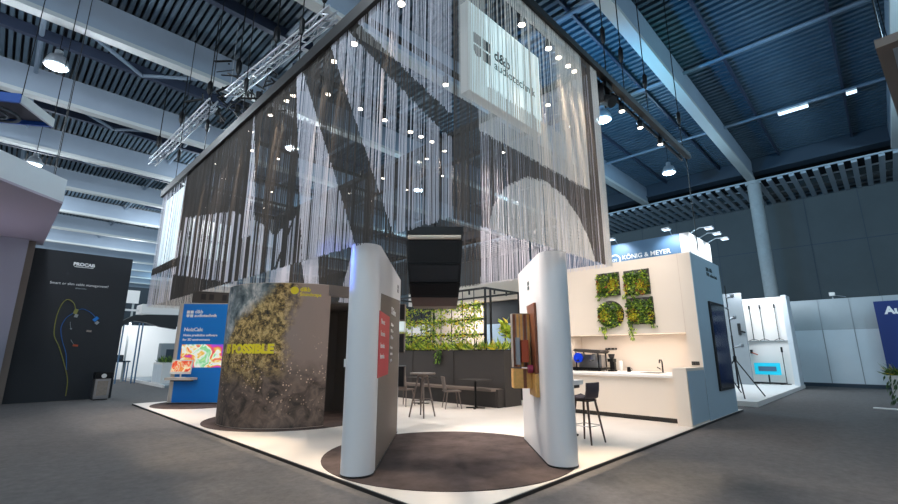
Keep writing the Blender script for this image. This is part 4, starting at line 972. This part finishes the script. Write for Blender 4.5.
# ================================================================== LEFT SIDE
hc = Vector((-2.48, 10.35, 0)); hd = Vector((-D2, -D2, 0))
t = thing('stand_header', 'pale header fascia with lilac grey soffit hanging over the dark printed wall', 'header', (-4, 12, 4.85))
mb = MB(); mb.prism([(hc.x, hc.y), (hc.x, 16.2), (hc.x-7, 16.2), (hc.x-7, hc.y-7)], 4.85, 4.9); mb.build('soffit', 'lilac', t)
mb = MB(); e = hd*9.5; nn = Vector((D2, -D2, 0))
mb.prism([(hc.x, hc.y), (hc.x-.1, hc.y), (hc.x+e.x-.1, hc.y+e.y), (hc.x+e.x, hc.y+e.y)], 4.9, 5.45); mb.prism([(hc.x, hc.y), (hc.x, 16.2), (hc.x-.1, 16.2), (hc.x-.1, hc.y)], 4.9, 5.45)
mb.build('fascia', 'panelwhite', t)
for q_, w_ in (((-2.6, 15.5), .009), ((-2.7, 10.8), .01)):
    mb = MB(); mb.cyl((q_[0], q_[1], 5.45), (q_[0], q_[1], 11.85), w_, n=6); mb.build('hanging_wire', 'black', t)
t = thing('printed_wall', 'tall anthracite wall printed with two network cables and a cable brand heading', 'display wall', (-1.35, 16, HF))
mb = MB(); mb.bb(-2.65, -.06, 15.9, 16.25, HF, 4.7); wl = mb.build('panel', 'procab', t)
R_ = Vector((1, 0, 0)); yw = 15.895
text('PROCAB', .145, (-1.375, yw, 4.27), R_, up, 'printwhite', t, align='CENTER', bold=.008); mb = MB(); mb.sheet((-1.62, yw, 4.22), R_, up, [(0, 0), (.5, 0), (.5, .018), (0, .018)], .004); mb.build('underline', 'printwhite', t)
text('Smart or slim cable management?', .112, (-1.385, yw, 3.61), R_, up, 'printwhite', t, align='CENTER'); text('#flexycables', .06, (-1.35, yw, 3.5), R_, up, 'panelgrey', t, align='CENTER')
def wallcurve(pts, r, matn, name):
    # pts in (x, z), smoothed
    P = [Vector((a, yw-.006, b)) for a, b in pts]; out = []
    for i in range(len(P)-1):
        p0 = P[max(0, i-1)]; p1 = P[i]; p2 = P[i+1]; p3 = P[min(len(P)-1, i+2)]
        for k in range(6):
            s = k/6; out.append(.5*((2*p1)+(p2-p0)*s+(2*p0-5*p1+4*p2-p3)*s*s+(3*p1-p0-3*p2+p3)*s**3))
    out.append(P[-1]); mb = MB(); mb.tube(out, r, 6); mb.build(name, matn, t)

wallcurve([(-1.23, .1), (-1.26, .59), (-1.42, 1.11), (-1.62, 1.63), (-1.79, 2.0), (-1.82, 2.52), (-1.76, 2.94), (-1.64, 3.13), (-1.47, 3.04), (-1.39, 2.85)], .013, 'cableyellow', 'yellow_cable_print')
wallcurve([(-1.33, .9), (-1.42, 1.41), (-1.58, 1.85), (-1.66, 2.23), (-1.58, 2.53), (-1.45, 2.68), (-1.37, 2.78), (-1.2, 2.85), (-1.0, 2.76), (-.84, 2.61)], .012, 'cableblue', 'blue_cable_print')
def plug(x, z, w, h, m, name, rot=0):
    mb = MB(); mb.box((x, yw-.01, z), (w, .02, h), R=Matrix.Rotation(rot, 3, 'Y')); mb.build(name, m, t)
plug(-1.37, 2.76, .1, .16, 'cableyellow', 'yellow_plug_print', .2); plug(-1.34, 2.62, .09, .1, 'grey', 'plug_tip_print', .2)
plug(-.82, 2.54, .1, .16, 'bluepanel', 'blue_plug_print', .7); plug(-.77, 2.42, .09, .1, 'grey', 'plug_tip_print', .7)
plug(-.94, 2.14, .13, .06, 'greywood', 'small_plug_print', .1); plug(-1.22, 1.67, .13, .06, 'orange', 'small_plug_print', .1); plug(-1.41, 2.2, .05, .04, 'grey', 'small_plug_print', .6)
wallcurve([(-1.46, 2.42), (-1.44, 2.3), (-1.41, 2.2)], .006, 'grey', 'thin_cable_print'); wallcurve([(-1.36, 1.85), (-1.3, 1.75), (-1.24, 1.68)], .006, 'grey', 'thin_cable_print')
t = thing('stand_wall', 'pale grey stand wall beside the anthracite printed wall', 'wall panel', (-4, 15.5, HF))
mb = MB(); mb.bb(-8, -2.83, 15.4, 15.6, HF, 4.84); mb.build('panel', 'standgrey', t)
mb = MB(); mb.bb(-2.83, -2.66, 15.6, 16.1, HF, 4.84); mb.build('return', 'taupe', t)
t = thing('litter_bin', 'silver and black litter bin standing before the anthracite printed wall', 'bin', (-.42, 15.5, HF))
mb = MB(); mb.bb(-.62, -.22, 15.3, 15.75, .0, .62); mb.build('body', 'steel', t)
mb = MB(); mb.bb(-.6, -.24, 15.32, 15.73, HF, .0); mb.build('plinth', 'black', t)
mb = MB(); mb.bb(-.64, -.2, 15.28, 15.77, .62, .82); mb.build('lid', 'blackmetal', t)
mb = MB(); mb.cyl((-.42, 15.28, .71), (-.42, 15.27, .71), .07, n=16); mb.build('emblem', 'white', t)
mb = MB(); mb.bb(-.56, -.28, 15.295, 15.3, .1, .55); mb.build('flap', 'greywood', t)
t = thing('hanging_sign', 'suspended sign box with blue side and white side near the upper frame corner', 'hanging sign', (-3.6, 11, 7))
a, b_, c_, d_ = Vector((-3.54, 10.29, 0)), Vector((-2.93, 11.23, 0)), Vector((-4.4, 12.2, 0)), Vector((-5.01, 11.26, 0))
def pan(p, q, z0, z1, m, name, th=.06):
    mb = MB(); d = (q-p); mb.box((p+q)/2+up*(z0+z1)/2, (d.length, th, z1-z0), math.atan2(d.y, d.x)); mb.build(name, m, t)
pan(a, b_, 7., 7.22, 'flange', 'white_side'); pan(a, d_, 7.0, 7.22, 'skyblue', 'blue_side'); pan(d_, c_, 7., 7.22, 'flange', 'white_side'); pan(c_, b_, 7., 7.22, 'skyblue', 'blue_side')
mb = MB(); mb.prism([tuple(v.xy) for v in (a, b_, c_, d_)], 7.1, 7.12); mb.build('soffit', 'black', t)
mb = MB(); cc = (a+b_+c_+d_)/4
mb.tube([cc+Vector((.45*math.cos(q*.314), .45*math.sin(q*.314), 6.98)) for q in range(21)], .035, 8); mb.tube([cc+Vector((.25*math.cos(q*.314), .25*math.sin(q*.314), 6.96)) for q in range(21)], .03, 8); mb.build('ring_light', 'greydark', t)
for q in (a, b_, c_, d_):
    mb = MB(); mb.cyl(q+up*7.2, q+up*11.85, .01, n=6); mb.build('hanging_wire', 'blackmetal', t)

# lattice trusses over the aisle edge of the curtain
def truss(label, a, b, s=.22):
    a = Vector(a); b = Vector(b); d = b-a; L = d.length; dn = d.normalized(); sd = dn.cross(up).normalized()
    t = thing('hanging_lattice_truss', label, 'truss', tuple(a))
    ch = [sd*x*s/2+up*z*s/2 for x, z in ((-1, -1), (1, -1), (1, 1), (-1, 1))]
    mb = MB()
    for c in ch: mb.cyl(a+c, b+c, .026, n=8)
    mb.build('chord', 'alu', t)
    mb = MB(); n = int(L/.36)
    for i in range(n):
        p, q = a+dn*(L*i/n), a+dn*(L*(i+1)/n)
        for k in range(4):
            c0, c1 = ch[k], ch[(k+1) % 4]
            mb.cyl(p+(c0 if i % 2 else c1), q+(c1 if i % 2 else c0), .012, n=5)
    mb.build('lattice', 'alu', t)
    for q in (.08, .5, .92):
        mb = MB(); mb.cyl(a+dn*L*q, (a+dn*L*q).xy.to_3d()+up*11.85, .016, n=6); mb.lathe((a+dn*L*q)+up*.5, [(.04, 0), (.08, .1), (.08, .35), (.03, .45)], 8); mb.build('chain_hoist', 'blackmetal', t)
    return t
truss('silver lattice truss nearest over the aisle-side curtain, below the pale beam', (.95, 4.5, 8.65), (.5, 9.3, 8.6))
truss('silver lattice truss further along over the aisle, continuing the nearer one', (.3, 10.0, 8.55), (.1, 16.2, 8.6))
t = thing('truss_fixture_cluster', 'dark cluster of cables and lamps hung between the two lattice trusses', 'rigging', (1.4, 10.2, 9))
mb = MB()
for k in range(70):
    p = Vector((1.2+random.uniform(-.7, .9), 10.4+random.uniform(-1.6, 1.8), 9.3+random.uniform(-.5, .6))); q = p+Vector((random.uniform(-.5, .5), random.uniform(-.5, .5), random.uniform(-.3, .3))); mb.cyl(p, q, random.uniform(.015, .04), n=6)
mb.build('cable_tangle', 'blackmetal', t)['kind'] = 'stuff'
for k in range(10):
    mb = MB(); p = Vector((1.2+random.uniform(-.6, .8), 10.4+random.uniform(-1.4, 1.6), 9.0+random.uniform(-.3, .5))); mb.cyl(p, p+Vector((0, 0, .2)), .08, .1, 10); mb.build('lamp_can', 'blackmetal', t)
mb = MB(); mb.bb(.4, 2.2, 10.3, 10.36, 9.2, 9.26); mb.cyl((.8, 10.33, 9.2), (.8, 10.33, 11.85), .014, n=6); mb.cyl((1.9, 10.33, 9.2), (1.9, 10.33, 11.85), .014, n=6); mb.build('pipe', 'alu', t)

# distant stands beyond the blue panel
t = thing('distant_stand', 'distant bright white stand with black arched canopy between printed wall and blue panel', 'stand', (2.4, 24, HF))
mb = MB(); mb.bb(.3, 6, 28.5, 28.7, HF, 3.0); mb.build('rear_panel', 'white', t)
mb = MB(); mb.prism([(.95, 2.5), (1.1, 2.9), (1.6, 3.25), (2.2, 3.35), (3.6, 3.4), (3.6, 2.65), (2.9, 2.75), (2.2, 2.95), (1.7, 3.0), (1.35, 2.85), (1.1, 2.5)], -24.4, -24.)
mb.v = [(v[0], -v[2], v[1]) for v in mb.v]; mb.build('canopy', 'black', t)
for x in (1.15, 1.3, 1.95, 2.1): mb = MB(); mb.bb(x, x+.05, 24.1, 24.2, HF, 2.9); mb.build('post', 'kmblue', t)
mb = MB(); mb.bb(2.0, 3.7, 24.3, 25.6, 3.42, 3.9); mb.build('roof_box', 'white', t)
mb = MB(); mb.bb(1.3, 1.9, 24.3, 24.35, 3.5, 3.6); mb.build('roof_rail', 'white', t)
light('AREA', 'stand_light', (2.5, 26, 2.95), 45, (.9, .95, 1), 1.5, (2.5, 28, 1))
t = thing('notice_board', 'small white square sign on a thin post far beyond the printed wall', 'sign', (1.75, 26, HF))
mb = MB(); mb.bb(1.42, 2.12, 26, 26.05, 4.05, 4.75); mb.build('board', 'white', t)
mb = MB(); mb.bb(1.86, 1.95, 26.05, 26.1, HF, 4.2); mb.build('post', 'flange', t)
t = thing('far_wall', 'dark petrol far stand wall behind the small white square sign', 'wall panel', (1, 34, HF))
mb = MB(); mb.bb(-3, 9, 34, 34.2, HF, 5.9); mb.build('panel', 'tealwall', t)
t = thing('low_platform', 'low white-edged platform of the distant stand', 'platform', (3, 24, HF))
mb = MB(); mb.bb(2.35, 6, 19.5, 28.4, HF, .06); mb.build('deck_surface', 'grey', t)
mb = MB(); mb.bb(2.3, 2.35, 19.5, 28.4, HF, .09); mb.build('edge', 'white', t)
t = thing('planter_cabinet', 'white low cabinet with dark green plants on top, left of the blue panel', 'cabinet', (2.9, 21.4, .06))
t['label'] = 'white low cabinet topped with dark green plants just before the blue panel edge'
mb = MB(); mb.bb(2.5, 3.3, 20.9, 22.6, .06, .98); mb.build('body', 'white', t)
mb = MB(); mb.bb(2.49, 2.5, 21.0, 21.75, .1, .9); mb.bb(2.49, 2.5, 21.78, 22.5, .1, .9); dr = mb.build('door', 'panelwhite', t)
mb = MB()
for k in range(160): mb.leaf((2.9+random.uniform(-.35, .35), 21.7+random.uniform(-.7, .7), .98), (random.uniform(-1, 1), random.uniform(-1, 1), random.uniform(.4, 1.2)), random.uniform(.2, .42), .04, random.choice((1, 1, 0)))
mb.build('foliage', greens, t)
t = thing('crate_stack', 'grey equipment rack standing behind the green plants by the blue panel', 'rack', (3.3, 23.4, .06))
mb = MB(); mb.bb(2.85, 3.7, 23.2, 23.7, .06, 1.9); mb.build('body', 'grey', t)
mb = MB(); mb.bb(3.1, 3.5, 23.18, 23.2, 1.1, 1.6); mb.build('front', 'girder', t)
x, y = 1.35, 26.
t = thing('display_table', 'white-topped table with dark gear in the distant bright stand', 'table', (x, y, HF))
mb = MB(); mb.bb(.75, 2.1, 25.6, 26.4, .95, 1.02); mb.build('table_top', 'girder', t)
for sx in (.8, 2.0):
    for sy in (25.65, 26.3): mb = MB(); mb.bb(sx, sx+.05, sy, sy+.05, HF, .95); mb.build('leg', 'kmblue', t)
for i, (px, l) in enumerate(((1.3, 'black boxy device at the middle of the distant display table'), (1.65, 'black boxy device at the end of the distant display table'))):
    t = thing('audio_device', l, 'device', (px, 26, 1.02)); mb = MB(); mb.prism([(px-.16, 25.85), (px+.16, 25.85), (px+.12, 26.15), (px-.12, 26.15)], 1.02, 1.32); mb.build('body', 'black', t)
    mb = MB(); mb.bb(px-.1, px+.1, 25.84, 25.85, 1.08, 1.26); mb.build('front', 'girder', t)
t = thing('monitor', 'dark monitor on a thin post above the distant display table', 'monitor', (1.05, 25.5, HF))
mb = MB(); mb.bb(.85, 1.3, 25.5, 25.56, 1.6, 2.0); mb.build('display', 'screen', t); mb = MB(); mb.cyl((1.07, 25.58, HF), (1.07, 25.58, 1.7), .03, n=8); mb.build('post', 'kmblue', t)

# unseen coloured lights that tint the roof and the totem nose
# ------------------------------------------------------------------ world and house light
w = bpy.data.worlds.new('hall ambience'); S.world = w; w.use_nodes = True
bg = w.node_tree.nodes['Background']; bg.inputs['Color'].default_value = (.74, .88, 1.0, 1); bg.inputs['Strength'].default_value = .33

light('SPOT', 'blue_roof_tint', (6.5, 3.2, 6.6), 1500, (.05, .45, 1.0), .2, (15, 4.5, 11.9), 110, .8)  # unseen light added to tint the roof blue
light('SPOT', 'green_roof_tint', (9.5, -.6, 6.6), 160, (.05, .9, .8), .2, (11.5, 2.2, 11.5), 60, .8)  # unseen light without a fixture, tints the roof green

light('AREA', 'soffit_fill', (-4.6, 13.2, 1.6), 22, (.9, .84, 1.0), .8, (-4.2, 13.2, 4.85))  # unseen light added below the soffit to brighten it

light('SPOT', 'blue_nose_tint', (-3.55, 9.2, 5.3), 5000, (.06, .16, 1.0), .05, (.05, 1.93, 2.6), 5, .8)  # light added without a fixture for the blue on the totem nose

for (x, y, L_, l) in ((19.1, -1.45, .75, 'longer white strip lamp under the roof pipe above the dark wall'), (19.1, -1.95, .32, 'short white strip lamp next to the longer one under the roof pipe'), (19.1, -3.45, .32, 'short white strip lamp alone on the roof pipe near the hanging sign')):
    t = thing('hanging_strip_lamp', l, 'lamp', (x, y, 11.4))
    mb = MB(); mb.box((x, y, 11.5), (.3, L_, .08)); mb.build('housing', 'white', t)
    mb = MB(); mb.box((x, y, 11.45), (.26, L_*.94, .02)); mb.build('diffuser', 'coollamp', t)
